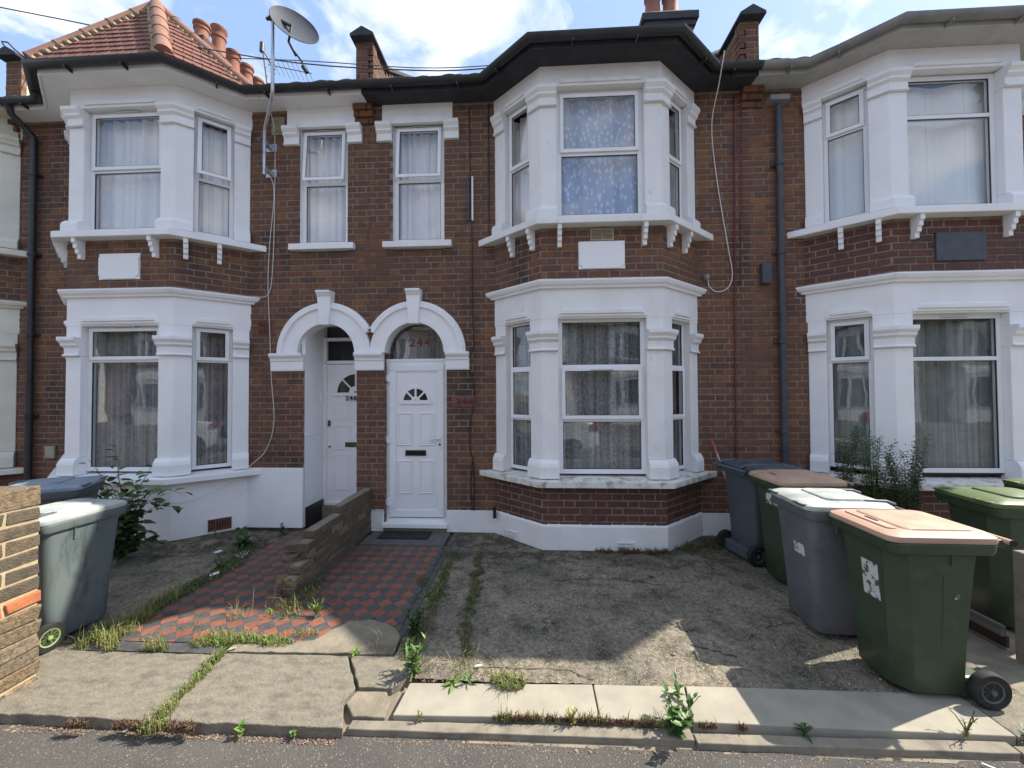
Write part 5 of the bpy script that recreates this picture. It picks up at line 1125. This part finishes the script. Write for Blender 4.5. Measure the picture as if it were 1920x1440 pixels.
# ---------------------------------------------------------------- plants
def leaf_mesh(L, w, m, fold=.25, droop=.25, teeth=0, name='leaf'):
    mb = MB(); n = 5; vs = []; fs = []
    for i in range(n+1):
        t = i/n; hw = w/2*math.sin(math.pi*min(1, t*.93+.07)**.8)*(1+(.25 if teeth and i % 2 else 0)); x = L*t; z = -droop*L*t*t
        vs += [(x, -hw, z+hw*fold), (x, 0, z), (x, hw, z+hw*fold)]
    for i in range(n):
        k = i*3; fs += [(k, k+3, k+4, k+1), (k+1, k+4, k+5, k+2)]
    mb.add(vs, fs); me = bpy.data.meshes.new(name); me.from_pydata(mb.v, [], mb.f); me.materials.append(M[m]); me.polygons.foreach_set('use_smooth', [True]*len(me.polygons)); return me
LM = {}
def weed(label, loc, h, n, L, w, m, spread=.5, cat='weed', teeth=0, stems=1, up=.35, droop=.25, group=None):
    t = thing('weed_plant', label, cat, loc, random.uniform(0, 6), group); key = (round(L, 3), round(w, 3), m, teeth, droop)
    me = LM.setdefault(key, leaf_mesh(L, w, m, teeth=teeth, droop=droop)); sm = MB(); tips = []
    for s in range(stems):
        a = 6.283*s/stems+random.random(); b = h*spread*(0 if stems == 1 else random.uniform(.4, 1)); hh = h*random.uniform(.75, 1)
        pts = [Vector((b*math.cos(a)*q*q, b*math.sin(a)*q*q, hh*q)) for q in (0, .35, .7, 1)]; sm.tube(pts, [.004, .0035, .0025, .0015], 5); tips.append(pts)
    sm.build('stem', 'stem', t)
    for i in range(n):
        pts = tips[i % stems]; q = ((i//stems)+.6)/(n/stems); q = min(q, 1); k = min(2, int(q*3)); f = q*3-k; p = pts[k].lerp(pts[k+1], min(f, 1))
        o = link('leaf', me, t); o.location = p; sc = random.uniform(.65, 1.1)*(1-.35*q); o.scale = (sc, sc, sc)
        o.rotation_euler = (random.uniform(-.4, .4), -random.uniform(up-.3, up+.5)-q*.4, i*2.4+random.uniform(-.4, .4))
    return t
weed('tall leafy weed casting a clear shadow beside the pale concrete flag', (-.73, 2.36, 0), .20, 70, .085, .022, 'leaf', .45, stems=6)
weed('bushy green weed at the front corner of the diamond tiled path', (-.84, 2.72, 0), .17, 80, .085, .026, 'leafd', .6, stems=9, up=.7)
weed('bright green tuft on the tiles by the broken end of the low wall', (-1.66, 2.93, 0), .09, 34, .075, .016, 'leafl', .6, stems=4, up=.8)
weed('spreading sow thistle growing over the kerb joint in front of the middle flags', (.72, 2.04, -.03), .17, 90, .070, .034, 'leaf', .75, teeth=1, stems=9)
weed('small jagged weed in the joint between the pale flag and the shaded flag', (.80, 2.25, -.02), .12, 16, .070, .026, 'leaf', .6, teeth=1, stems=2)
weed('yellow green sprig standing at the edge of the kerb', (.19, 2.06, -.02), .10, 30, .030, .016, 'leafy', .35, stems=4, up=.9)
weed('tiny upright sprig between the pale flag and the kerb', (-.60, 2.04, -.02), .07, 14, .028, .010, 'leafl', .3, stems=2)
weed('two leaved seedling sprawling on the edge of the pale flag', (-.47, 2.28, 0), .04, 7, .085, .024, 'leafl', .4, up=.2)
weed('long leaved seedling on the pale flag, right of the sprawling one', (-.38, 2.29, 0), .05, 7, .080, .022, 'leaf', .4, up=.3)
weed('flat rosette in the crack at the back of the york stone slabs', (-1.17, 2.52, 0), .025, 12, .050, .022, 'leafl', .4, up=.2)
weed('round leaved seedling in the gutter under the york stone edge', (-1.50, 1.95, -.04), .06, 6, .045, .035, 'leafl', .4, up=.4)
weed('small round leaved seedling near the end of the york stone edge', (-1.22, 1.95, -.04), .05, 5, .04, .03, 'leafl', .4, up=.4)
weed('thin weed by the wheel of the nearest green bin', (2.13, 2.07, -.01), .13, 26, .04, .009, 'leaf', .6, stems=4)
weed('flat dark weed in the shaded kerb joint', (1.35, 2.06, -.02), .05, 16, .07, .022, 'leafd', .8, stems=3, up=.1)
weed('low dark weed at the right end of the kerb', (2.42, 2.08, -.02), .04, 14, .07, .022, 'leafd', .8, stems=3, up=.1)
weed('broad crinkled dock leaves beside the start of the left tiled path', (-3.22, 4.18, 0), .10, 26, .15, .085, 'leafd', .8, stems=4, up=.3)
weed('smaller dock behind the broad crinkled one by the white plinth', (-3.42, 4.42, 0), .16, 18, .09, .045, 'leaf', .4, stems=2)
weed('weed climbing against the porch plinth corner', (-3.02, 4.58, 0), .14, 20, .07, .035, 'leafd', .5, stems=2)
weed('slender weed at the air brick of the rendered plinth', (-3.72, 4.40, 0), .20, 18, .04, .02, 'leafd', .2, stems=2)
weed('dark green clump at the edge of the left path', (-3.05, 3.66, 0), .12, 40, .055, .022, 'leafd', .8, stems=6)
weed('second dark clump further back along the left path edge', (-3.10, 3.92, 0), .13, 36, .05, .02, 'leaf', .8, stems=6)
weed('pale dried flower head clump on the left path edge', (-2.93, 3.80, 0), .11, 50, .035, .006, 'paper', .9, stems=12, up=1.0)
# bramble behind the left bin
br = thing('bramble', 'leafy bramble climbing between the left bin and the white rendered plinth', 'bramble', (-4.22, 3.80, 0))
lme = leaf_mesh(.105, .062, 'leafd', teeth=1); lml = leaf_mesh(.09, .052, 'leaf', teeth=1); lmy = leaf_mesh(.06, .028, 'leafl')
stemm = MB(); rb = random.Random(4); Lv = []
for (dx, dy, h, n, ks) in ((-.05, 0, 1.22, 26, 2), (-.35, .05, .95, 16, 1), (.35, .12, .70, 18, 0), (.55, .10, .55, 16, 0), (.18, -.05, .62, 20, 0), (.1, .15, .85, 16, 1), (-.2, -.1, .80, 20, 1), (.25, .05, .30, 18, 0), (-.05, -.15, .40, 18, 0), (-.5, .1, 1.02, 12, 2), (.05, .1, .2, 14, 0), (.30, -.08, .45, 26, 0), (-.4, .1, .8, 26, 1), (-.15, 0, .9, 26, 0), (0, .1, .7, 30, 0), (.1, 0, .5, 30, 0), (.45, .02, .62, 22, 0), (.2, .1, .95, 22, 1), (-.1, .05, 1.05, 26, 2), (.12, -.1, .34, 24, 0), (.38, .1, .2, 20, 0), (-.25, .1, .6, 22, 0), (.6, .08, .72, 16, 1)):
    pts = []
    for q in range(7): t = q/6; pts.append(Vector((dx*t*t+rb.uniform(-.02, .02), dy*t+rb.uniform(-.02, .02), h*math.sin(t*math.pi*.55)/math.sin(math.pi*.55) if dx > .3 else h*t)))
    if dx > .3: pts[-1].z -= .05
    stemm.tube(pts, [.006, .005, .0045, .004, .003, .0025, .002], 5)
    for i in range(n):
        q = .15+.85*(i+.5)/n; k = min(5, int(q*6)); p = pts[k].lerp(pts[k+1], q*6-k); Lv.append((p, i, ks))
stemm.build('stem', 'stem', br)
for p, i, ks in Lv:
    o = link('leaf', (lme, lml, lmy)[ks] if rb.random() < .75 else lml, br); o.location = p+Vector((rb.uniform(-.03, .03), rb.uniform(-.03, .03), rb.uniform(-.02, .02))); s = rb.uniform(.6, 1.35); o.scale = (s, s, s); o.rotation_euler = (rb.uniform(-.5, .5), rb.uniform(-.5, .5), rb.uniform(0, 6.28))
def fleabane(label, loc, h, n, seed, sp=.30):
    t = thing('tall_weed', label, 'tall weed', loc); rr = random.Random(seed); sm = MB(); lf = MB()
    for s in range(n):
        a = rr.uniform(0, 6.28); b = sp*rr.uniform(.2, 1); hh = h*rr.uniform(.7, 1); pts = [Vector((b*math.cos(a)*q**1.5, b*.6*math.sin(a)*q**1.5, hh*q)) for q in (0, .25, .5, .75, 1)]
        sm.tube(pts, [.006, .005, .004, .003, .0015], 5)
        for i in range(150):
            q = .12+.88*i/150; k = min(3, int(q*4)); p = pts[k].lerp(pts[k+1], q*4-k); aa = i*2.4+rr.random(); L = rr.uniform(.05, .10)*(1.25-q*.7); d = Vector((math.cos(aa), math.sin(aa), rr.uniform(.2, .8))).normalized(); w = d.cross(Vector((0, 0, 1))).normalized()*.0075
            lf.add([p, p+d*L*.5+w, p+d*L+Vector((0, 0, -.01)), p+d*L*.5-w], [(0, 1, 2, 3)])
        if b > .1:
            for i in range(40):
                q = rr.uniform(.6, 1); k = min(3, int(q*4)); p = pts[k].lerp(pts[k+1], q*4-k)+Vector((rr.uniform(-.05, .05), rr.uniform(-.04, .04), rr.uniform(0, .04))); lf.add([p, p+Vector((.006, 0, .01)), p+Vector((0, .004, .018)), p+Vector((-.006, 0, .01))], [(0, 1, 2, 3)])
    sm.build('stem', 'stem', t); me = bpy.data.meshes.new('foliage'); me.from_pydata(lf.v, [], lf.f); me.materials.append(M['leafd' if seed % 2 else 'leaf']); link('foliage', me, t, kind='stuff')
fleabane('slender feathery weed left of the casement in the right bay', (3.02, 3.98, 0), 1.45, 7, 51, .20)
fleabane('taller feathery weed in front of the narrow window of the right bay', (3.34, 4.02, 0), 1.36, 9, 52, .26)
fleabane('wide feathery weed in front of the white column of the right bay', (3.62, 3.98, 0), 1.25, 14, 53, .34)

def blades(name, spots, m, n, h, w=.004, lean=.7, flat=0, curl=.4):
    vs, fs = [], []; rr = random.Random(hash(name) % 1000+len(spots)+int(h*1000))
    for (x, y, rx, ry, dens) in spots:
        for i in range(int(n*dens)):
            a, r = rr.uniform(0, 6.283), math.sqrt(rr.random()); px, py = x+rx*r*math.cos(a), y+ry*r*math.sin(a)
            hh = h*(rr.uniform(.25, 1.0) if rr.random() < .85 else rr.uniform(1.0, 1.9)); b = rr.uniform(0, 6.283); le = rr.uniform(.1, lean)*hh; dx, dy = math.cos(b), math.sin(b); wx, wy = -dy*w/2, dx*w/2; z0 = -.012
            k = len(vs); z1 = hh*.6*(1-flat); z2 = hh*(1-flat)*(1-curl*rr.random())
            vs += [(px-wx, py-wy, z0), (px+wx, py+wy, z0), (px+dx*le*.35+wx*.8, py+dy*le*.35+wy*.8, z1), (px+dx*le*.35-wx*.8, py+dy*le*.35-wy*.8, z1), (px+dx*le*1.2, py+dy*le*1.2, z2)]
            fs += [(k, k+1, k+2, k+3), (k+3, k+2, k+4)]
    me = bpy.data.meshes.new(name); me.from_pydata(vs, [], fs); me.materials.append(M[m]); return link(name, me, None, kind='stuff')
def stuff(o, label, cat): o['label'] = label; o['category'] = cat; return o
stuff(blades('grass', [(-3.05, 2.62, .10, .14, 1.5), (-2.98, 2.80, .09, .12, 1.4), (-2.93, 2.56, .08, .06, 1.0), (-3.02, 3.05, .08, .15, 1), (-2.52, 2.50, .09, .03, .7), (-2.82, 2.49, .05, .03, .4)], 'grass', 260, .085, .0045), 'grass growing along the foot of the left bin', 'grass')
stuff(blades('grass', [(-2.15, 2.62, .16, .07, 1.6), (-1.98, 2.62, .18, .05, 1.4), (-1.75, 2.60, .14, .05, 1.0), (-2.25, 2.58, .1, .05, 1.2), (-2.03, 2.40, .03, .10, 1.2), (-1.99, 2.2, .022, .14, 1.3), (-1.97, 2.02, .04, .06, 1.4), (-1.95, 1.93, .08, .04, .9), (-1.6, 2.70, .1, .03, .4)], 'grass', 230, .05, .004), 'grass and weeds growing in the joint between the york stone slabs', 'grass')
stuff(blades('dry_grass', [(-2.04, 3.05, .16, .12, 1.1), (-1.85, 2.98, .12, .07, .7), (-2.25, 2.92, .12, .08, .7), (-2.9, 2.66, .10, .06, .7), (-2.2, 2.60, .2, .05, .8), (-1.0, 2.55, .10, .04, .6), (-.42, 2.40, .08, .05, .5)], 'straw', 90, .10, .003, 1.1), 'dry straw coloured grass around the broken end of the low wall', 'grass')
stuff(blades('grass', [(-.14, 2.29, .09, .05, 2.4), (-.20, 2.31, .06, .03, .8)], 'grass', 160, .055, .005, 1.1), 'clump of grass on the pale flag edge', 'grass')
rm = random.Random(3); sp_ = []
for (cx_, wd) in ((-.82, .055), (-.50, .035)):
    yy = 2.5
    while yy < 4.15:
        cx2 = cx_+(.05 if cx_ < -.7 else .07)*(3.2-yy)/1.2+rm.uniform(-.03, .03); sp_.append((cx2, yy, wd*rm.uniform(.5, 1.7), rm.uniform(.02, .06), rm.uniform(.05, .5))); yy += rm.uniform(.02, .07)
sp_ += [(rm.uniform(-.3, 2.0), rm.uniform(3.5, 4.18), rm.uniform(.02, .10), rm.uniform(.01, .04), rm.uniform(.02, .14)) for _ in range(46)]
stuff(blades('moss', sp_, 'gdark', 330, .034, .0035, 1.3), 'two mossy strips of weeds in the joints of the concrete drive', 'moss')
stuff(blades('dry_grass', [(x_+rm.uniform(-.03, .03), y_, a_, b_, d_*.5) for (x_, y_, a_, b_, d_) in sp_[::3]], 'straw', 120, .045, .003, 1.4), 'dry grass mixed through the mossy joints of the drive', 'grass')
stuff(blades('moss', [(-3.0, 3.5, .10, .25, 1.6), (-3.02, 3.2, .09, .22, 1.5), (-3.04, 3.85, .10, .2, 1.2), (-3.1, 4.2, .1, .2, .9), (-2.06, 3.25, .12, .08, .5), (-1.93, 3.1, .10, .10, .7), (-1.92, 3.4, .05, .15, .5), (-1.0, 3.5, .06, .1, .3), (-2.5, 2.75, .15, .06, .1)], 'gdark', 380, .035, .005, 1.1), 'dark moss and weeds creeping over the edge of the left tiled path', 'moss')
stuff(blades('moss', [(2.05, 4.45, .22, .16, 1.6), (1.75, 4.38, .10, .05, .5), (-.3, 4.55, .2, .03, .15), (1.6, 4.30, .15, .05, .5)], 'gdark', 330, .06, .005, .9), 'dark scrubby growth at the foot of the wall beside the bay', 'moss')
stuff(blades('sedum', [(1.0, 4.19, .13, .03, 1.6), (1.25, 4.18, .12, .03, 1.5), (.75, 4.20, .10, .02, .5), (1.38, 4.2, .04, .03, .6)], 'sedum', 330, .045, .007, .6), 'reddish stonecrop along the foot of the middle bay', 'stonecrop')
ks = [(rm.uniform(-.2, .62), 2.066+rm.uniform(-.006, .008), rm.uniform(.008, .05), rm.uniform(.004, .014), rm.uniform(.05, .45)) for _ in range(26)]
ks += [(.88, 2.065, .05, .01, .3), (1.05, 2.06, .03, .012, .25), (-1.75, 3.15, .14, .08, .5)]+[(rm.uniform(-2.4, -1.7), 1.93+rm.uniform(-.012, .012), rm.uniform(.01, .05), rm.uniform(.006, .018), rm.uniform(.1, .5)) for _ in range(14)]
stuff(blades('sedum', ks, 'sedum', 230, .024, .0055, .9), 'red stonecrop in the kerb joints', 'stonecrop')
stuff(blades('grass', [(-.16, 2.06, .06, .012, .5), (.05, 2.07, .10, .012, .5), (.62, 2.07, .1, .015, .9), (.30, 2.07, .1, .01, .4)], 'grass', 150, .045, .0035, .8), 'thin grass in the kerb joints', 'grass')
stuff(blades('clover', [(-3.0, 2.66, .12, .1, 1), (-2.98, 2.85, .09, .12, 1), (-2.1, 2.60, .16, .06, 1.2), (-1.85, 2.62, .16, .05, 1.0), (-2.03, 2.36, .03, .12, .7), (-3.02, 3.3, .10, .3, 1.6), (-3.0, 3.7, .12, .16, 1.2), (-1.95, 2.95, .14, .08, .5), (-.84, 3.3, .07, .5, .8), (-.83, 2.62, .06, .10, .8), (-.50, 3.0, .05, .3, .5), (-1.9, 3.25, .06, .2, .5)], 'leafl', 120, .032, .013, 1.3), 'low broad leaved weeds spreading among the grass by the tiled paths', 'clover')
def grit(name, spots, n, smin, smax, m, label, cat, flat=.5):
    vs, fs = [], []; rr = random.Random(len(spots)*31+n)
    for (x0_, x1_, y0_, y1_, dens, z) in spots:
        for i in range(int(n*dens)):
            px, py = rr.uniform(x0_, x1_), rr.uniform(y0_, y1_); s = rr.uniform(smin, smax)*(1 if rr.random() < .9 else 1.8); a = rr.uniform(0, 6.28); k = len(vs); h = s*flat
            for q in range(4): t = a+q*1.57; vs.append((px+s*rr.uniform(.6, 1.2)*math.cos(t), py+s*rr.uniform(.6, 1.2)*math.sin(t), z))
            for q in range(4): t = a+q*1.57; vs.append((px+s*.6*math.cos(t), py+s*.6*math.sin(t), z+h*rr.uniform(.7, 1.2)))
            fs += [(k+4, k+5, k+6, k+7)]+[(k+q, k+(q+1) % 4, k+4+(q+1) % 4, k+4+q) for q in range(4)]
    me = bpy.data.meshes.new(name); me.from_pydata(vs, [], fs); me.materials.append(M[m]); o = link(name, me, None, kind='stuff'); return stuff(o, label, cat)
def crack(pts, w, seed):
    rr = random.Random(seed); P = []
    for (a, b) in zip(pts[:-1], pts[1:]):
        for k in range(10): t = k/10; P.append((a[0]+(b[0]-a[0])*t+rr.uniform(-.012, .012), a[1]+(b[1]-a[1])*t+rr.uniform(-.008, .008)))
    vs = []; fs = []
    for i, (x_, y_) in enumerate(P):
        ww = w*rr.uniform(.3, 1.2); z_ = gh(x_, y_)+.003; vs += [(x_, y_-ww, z_), (x_+ww*.4, y_+ww, z_+.0005)]
        if i: fs.append((2*i-2, 2*i, 2*i+1, 2*i-1))
    o = MB().add(vs, fs).build('crack', 'crack', None); o['kind'] = 'structure'  # flat dark ribbon laid on the ground in place of a groove
for i, (pts, w_) in enumerate((([(-.6, 4.35), (-.1, 4.15), (.3, 4.12)], .004), ([(.2, 3.55), (.75, 3.62), (1.2, 3.5)], .003), ([(.95, 2.98), (1.08, 2.86), (1.15, 2.82)], .004), ([(1.05, 2.70), (1.22, 2.62), (1.30, 2.60)], .004), ([(-.35, 2.44), (.2, 2.42), (.36, 2.34)], .003), ([(1.45, 2.75), (1.62, 2.92), (1.95, 3.0)], .004))): crack(pts, w_, i)
for i, (x_, y_, s_) in enumerate(((.13, 2.93, .055), (.62, 3.30, .018), (1.35, 2.72, .022), (.9, 2.6, .016), (-.45, 2.95, .02), (1.0, 3.9, .02))):
    rr = random.Random(i); mb = MB(); mb.loft([[(s_*q*(1+rr.uniform(-.25, .25))*math.cos(6.283*k/9), s_*q*.75*(1+rr.uniform(-.25, .25))*math.sin(6.283*k/9), s_*z_) for k in range(9)] for q, z_ in ((.9, -.2), (1, .1), (.75, .38), (.3, .45))])
    o = mb.build('loose_stone', 'garden', None, smooth=False, bevel=.003); o.location = (x_, y_, gh(x_, y_)+.002); tag(o, ('largest lump of broken concrete on the drive, left of the sunlit patch', 'small stone in the middle of the shaded drive', 'chip of concrete at the edge of the bin shadow', 'small chip in the sunlit wedge of the drive', 'small stone between the mossy strips', 'small stone near the foot of the middle bay')[i], 'stone')
grit('grit', [(-.88, 2.3, 2.34, 2.75, 3.5, .002), (-.88, 2.3, 2.75, 3.4, 1.5, .004), (-.3, 2.2, 3.4, 4.2, 1.2, .006), (-.85, -.3, 2.35, 4.3, 1.0, .003)], 700, .0018, .0045, 'grit', 'loose grit scattered over the concrete drive', 'grit')
grit('leaf_litter', [(-3.0, -2.0, 1.925, 1.965, 1.2, -.048), (-2.0, -1.0, 1.925, 1.965, 2.0, -.048), (-.95, .8, 1.94, 1.985, .8, -.048), (.8, 2.4, 1.95, 1.99, .3, -.048), (-.82, -.5, 2.3, 2.42, .5, .002), (-.5, -.1, 2.33, 2.6, .5, .002)], 300, .002, .006, 'litter', 'dry leaf litter lying along the kerb', 'leaf litter', .25)
grit('gravel', [(-3.2, 3.2, .9, 1.95, 1, -.050)], 1500, .0012, .003, 'grit', 'fine grit on the asphalt pavement', 'grit')
def scrap(label, pts, z, m, cat, loc, rz=0):
    mb = MB(); mb.prism(pts, 0, .003); o = mb.build('litter', m, None); o.location = loc; o.rotation_euler = (R(6), R(-8), rz); return tag(o, label, cat)
scrap('small folded white paper scrap on the edge of the left tiled path', [(0, 0), (.07, .01), (.06, .055), (-.01, .045)], 0, 'paper', 'litter', (-3.0, 3.49, .012), .4)
scrap('crumpled white wrapper by the clump left of the tiled path', [(0, 0), (.05, -.01), (.08, .02), (.04, .045), (.0, .03)], 0, 'paper', 'litter', (-3.38, 3.98, .02), .1)
scrap('broken biscuit coloured chip on the york stone by the weeds', [(0, 0), (.05, .005), (.045, .03), (.005, .025)], 0, 'ridgem', 'stone chip', (-2.02, 2.50, .01), .2)
scrap('white straw on the pavement near the right kerb', [(0, 0), (.06, 0), (.06, .006), (0, .006)], 0, 'paper', 'litter', (2.08, 1.96, -.038), -.9)
scrap('white cigarette paper in the leaf litter below the left slabs', [(0, 0), (.035, 0), (.035, .012), (0, .012)], 0, 'paper', 'litter', (-2.12, 1.93, -.038), .9)
scrap('white paint flake on the drive behind the pale flag', [(0, 0), (.04, .0), (.05, .012), (.01, .016)], 0, 'paper', 'litter', (-.37, 2.42, .01), 0)

# ---------------------------------------------------------------- across the street (seen in the window panes)
def far_house(x, label, c, seed):
    h = thing_w('terraced_house', label, 'house', (x, -13.6, 0), 'plain terraced houses across the street' if abs(x) < 16 else 'far end houses across the street'); y = -13.6
    def bx(name, m, *a): return MB().box(*a).build(name, m, h)
    bx('wall', c, x-2.3, x+2.3, y-8, y, -.3, 5.5); bx('bay', 'white', x-.3, x+1.9, y, y+.6, -.2, 5.3)
    MB().prism([(y+.8, 5.4), (y-4, 8.4), (y-8.4, 5.4)], x-2.3, x+2.3, lambda u, v, d: (d, u, v)).build('roof', 'concrt', h)
    for z0, z1 in ((.8, 2.4), (3.5, 4.9)):
        for a, b in ((-.15, .25), (.35, 1.25), (1.35, 1.75)): w = bx('window', 'upvc', x+a, x+b, y+.6, y+.64, z0, z1); MB().box(x+a+.05, x+b-.05, y+.64, y+.65, z0+.06, z1-.06).build('pane', 'carg', w)
    MB().box(x-1.7, x-1.1, y, y+.03, 3.5, 4.9).build('window', 'carg', h); MB().box(x-1.8, x-.9, y, y+.05, 0, 2.1).build('door', 'maroon', h)
    for z in (2.55, 3.2): bx('band', 'brick_p' if z > 3 else 'white', x-.32, x+1.92, y+.6, y+.66, z, z+.25)
for x in (-32.2, -27.6, -23, -18.4, 18.4, 23, 27.6, 32.2): far_house(x, 'plain terraced house far along the opposite side of the street', 'opw' if int(x) % 2 else 'cream', 0)
for i, x in enumerate((-13.8, -9.2, -4.6, 0, 4.6, 9.2, 13.8)): far_house(x, ('sandy terraced house far left across the street, seen only in reflections', 'cream terraced house across the street, mirrored in the left bay panes', 'sandy terraced house across the street, mirrored in the porch side windows', 'off-white terraced house across the street, facing the closed white door', 'sandy terraced house across the street, mirrored in the lace curtained window', 'yellowish terraced house across the street, mirrored in the right bay panes', 'sandy terraced house far right across the street, seen only in reflections')[i], ('opw', 'cream', 'opw', 'white_old', 'opw', 'creamr', 'opw')[i], i)
def car(x, y, m, label):
    t = thing('parked_car', label, 'car', (x, y, -.16)); mb = MB()
    prof = [(-2.1, .35), (-2.08, .75), (-1.9, .95), (-1.25, 1.02), (-.65, 1.42), (.9, 1.46), (1.55, 1.12), (1.98, 1.02), (2.08, .75), (2.05, .35), (1.75, .25), (-1.8, .25)]
    rings = []
    for w, s in ((-.86, .93), (-.8, .985), (-.6, 1), (.6, 1), (.8, .985), (.86, .93)): rings.append([(a*s, w*(1 if b < 1.0 else .86), .25+(b-.25)*(s if b > 1 else 1)) for a, b in prof])
    mb.loft(rings); mb.build('body', m, t, smooth=True, bevel=.03)
    for sy in (-1, 1):
        q = MB(); q.add([(-1.05, sy*.765, 1.05), (-.6, sy*.735, 1.36), (.85, sy*.73, 1.39), (1.35, sy*.765, 1.10), (-1.05, sy*.775, 1.05), (-.6, sy*.75, 1.36), (.85, sy*.745, 1.39), (1.35, sy*.775, 1.10)], [(0, 1, 2, 3), (4, 5, 6, 7), (0, 1, 5, 4), (1, 2, 6, 5), (2, 3, 7, 6), (3, 0, 4, 7)]); q.build('side_window', 'carg', t)
        for wx in (-1.3, 1.3):
            rings = [[(wx+rr*math.cos(6.283*k/24), sy*(.68+a), .32+rr*math.sin(6.283*k/24)) for k in range(24)] for a, rr in ((0, .30), (0, .32), (.19, .32), (.2, .2), (.2, .01))]; MB().loft(rings).build('wheel', 'rubber', t, smooth=True)
        MB().box(1.85, 2.06, sy*.80-.07, sy*.80+.07, .86, 1.0).build('tail_lamp', 'carr', t, bevel=.03)
        MB().box(-2.08, -1.85, sy*.72-.12, sy*.72+.12, .70, .82).build('headlight', 'chrome', t, bevel=.03)
car(-.3, -2.5, 'carp', 'silver hatchback at the near kerb, mirrored in the lace curtained window')
car(5.3, -2.5, 'greyd', 'dark hatchback at the near kerb, mirrored in the right bay window')
car(-5.6, -8.2, 'carr', 'red hatchback at the far kerb, mirrored in the left bay window')
for o in list(bpy.data.objects):
    if o.parent is None and o.type == 'EMPTY' and o.name not in OFFS and o.get('label') and tuple(round(v, 3) for v in o.location) == (0, 0, 0):
        ch = [c for c in o.children if c.type == 'MESH']
        if not ch: continue
        vs = [Vector(c.bound_box[k])+c.location for c in ch for k in (0, 6)]; c = Vector((sum(v.x for v in vs)/len(vs), sum(v.y for v in vs)/len(vs), min(v.z for v in vs)))
        o.location = c
        for q in ch: q.matrix_parent_inverse = Matrix.Translation(c).inverted()
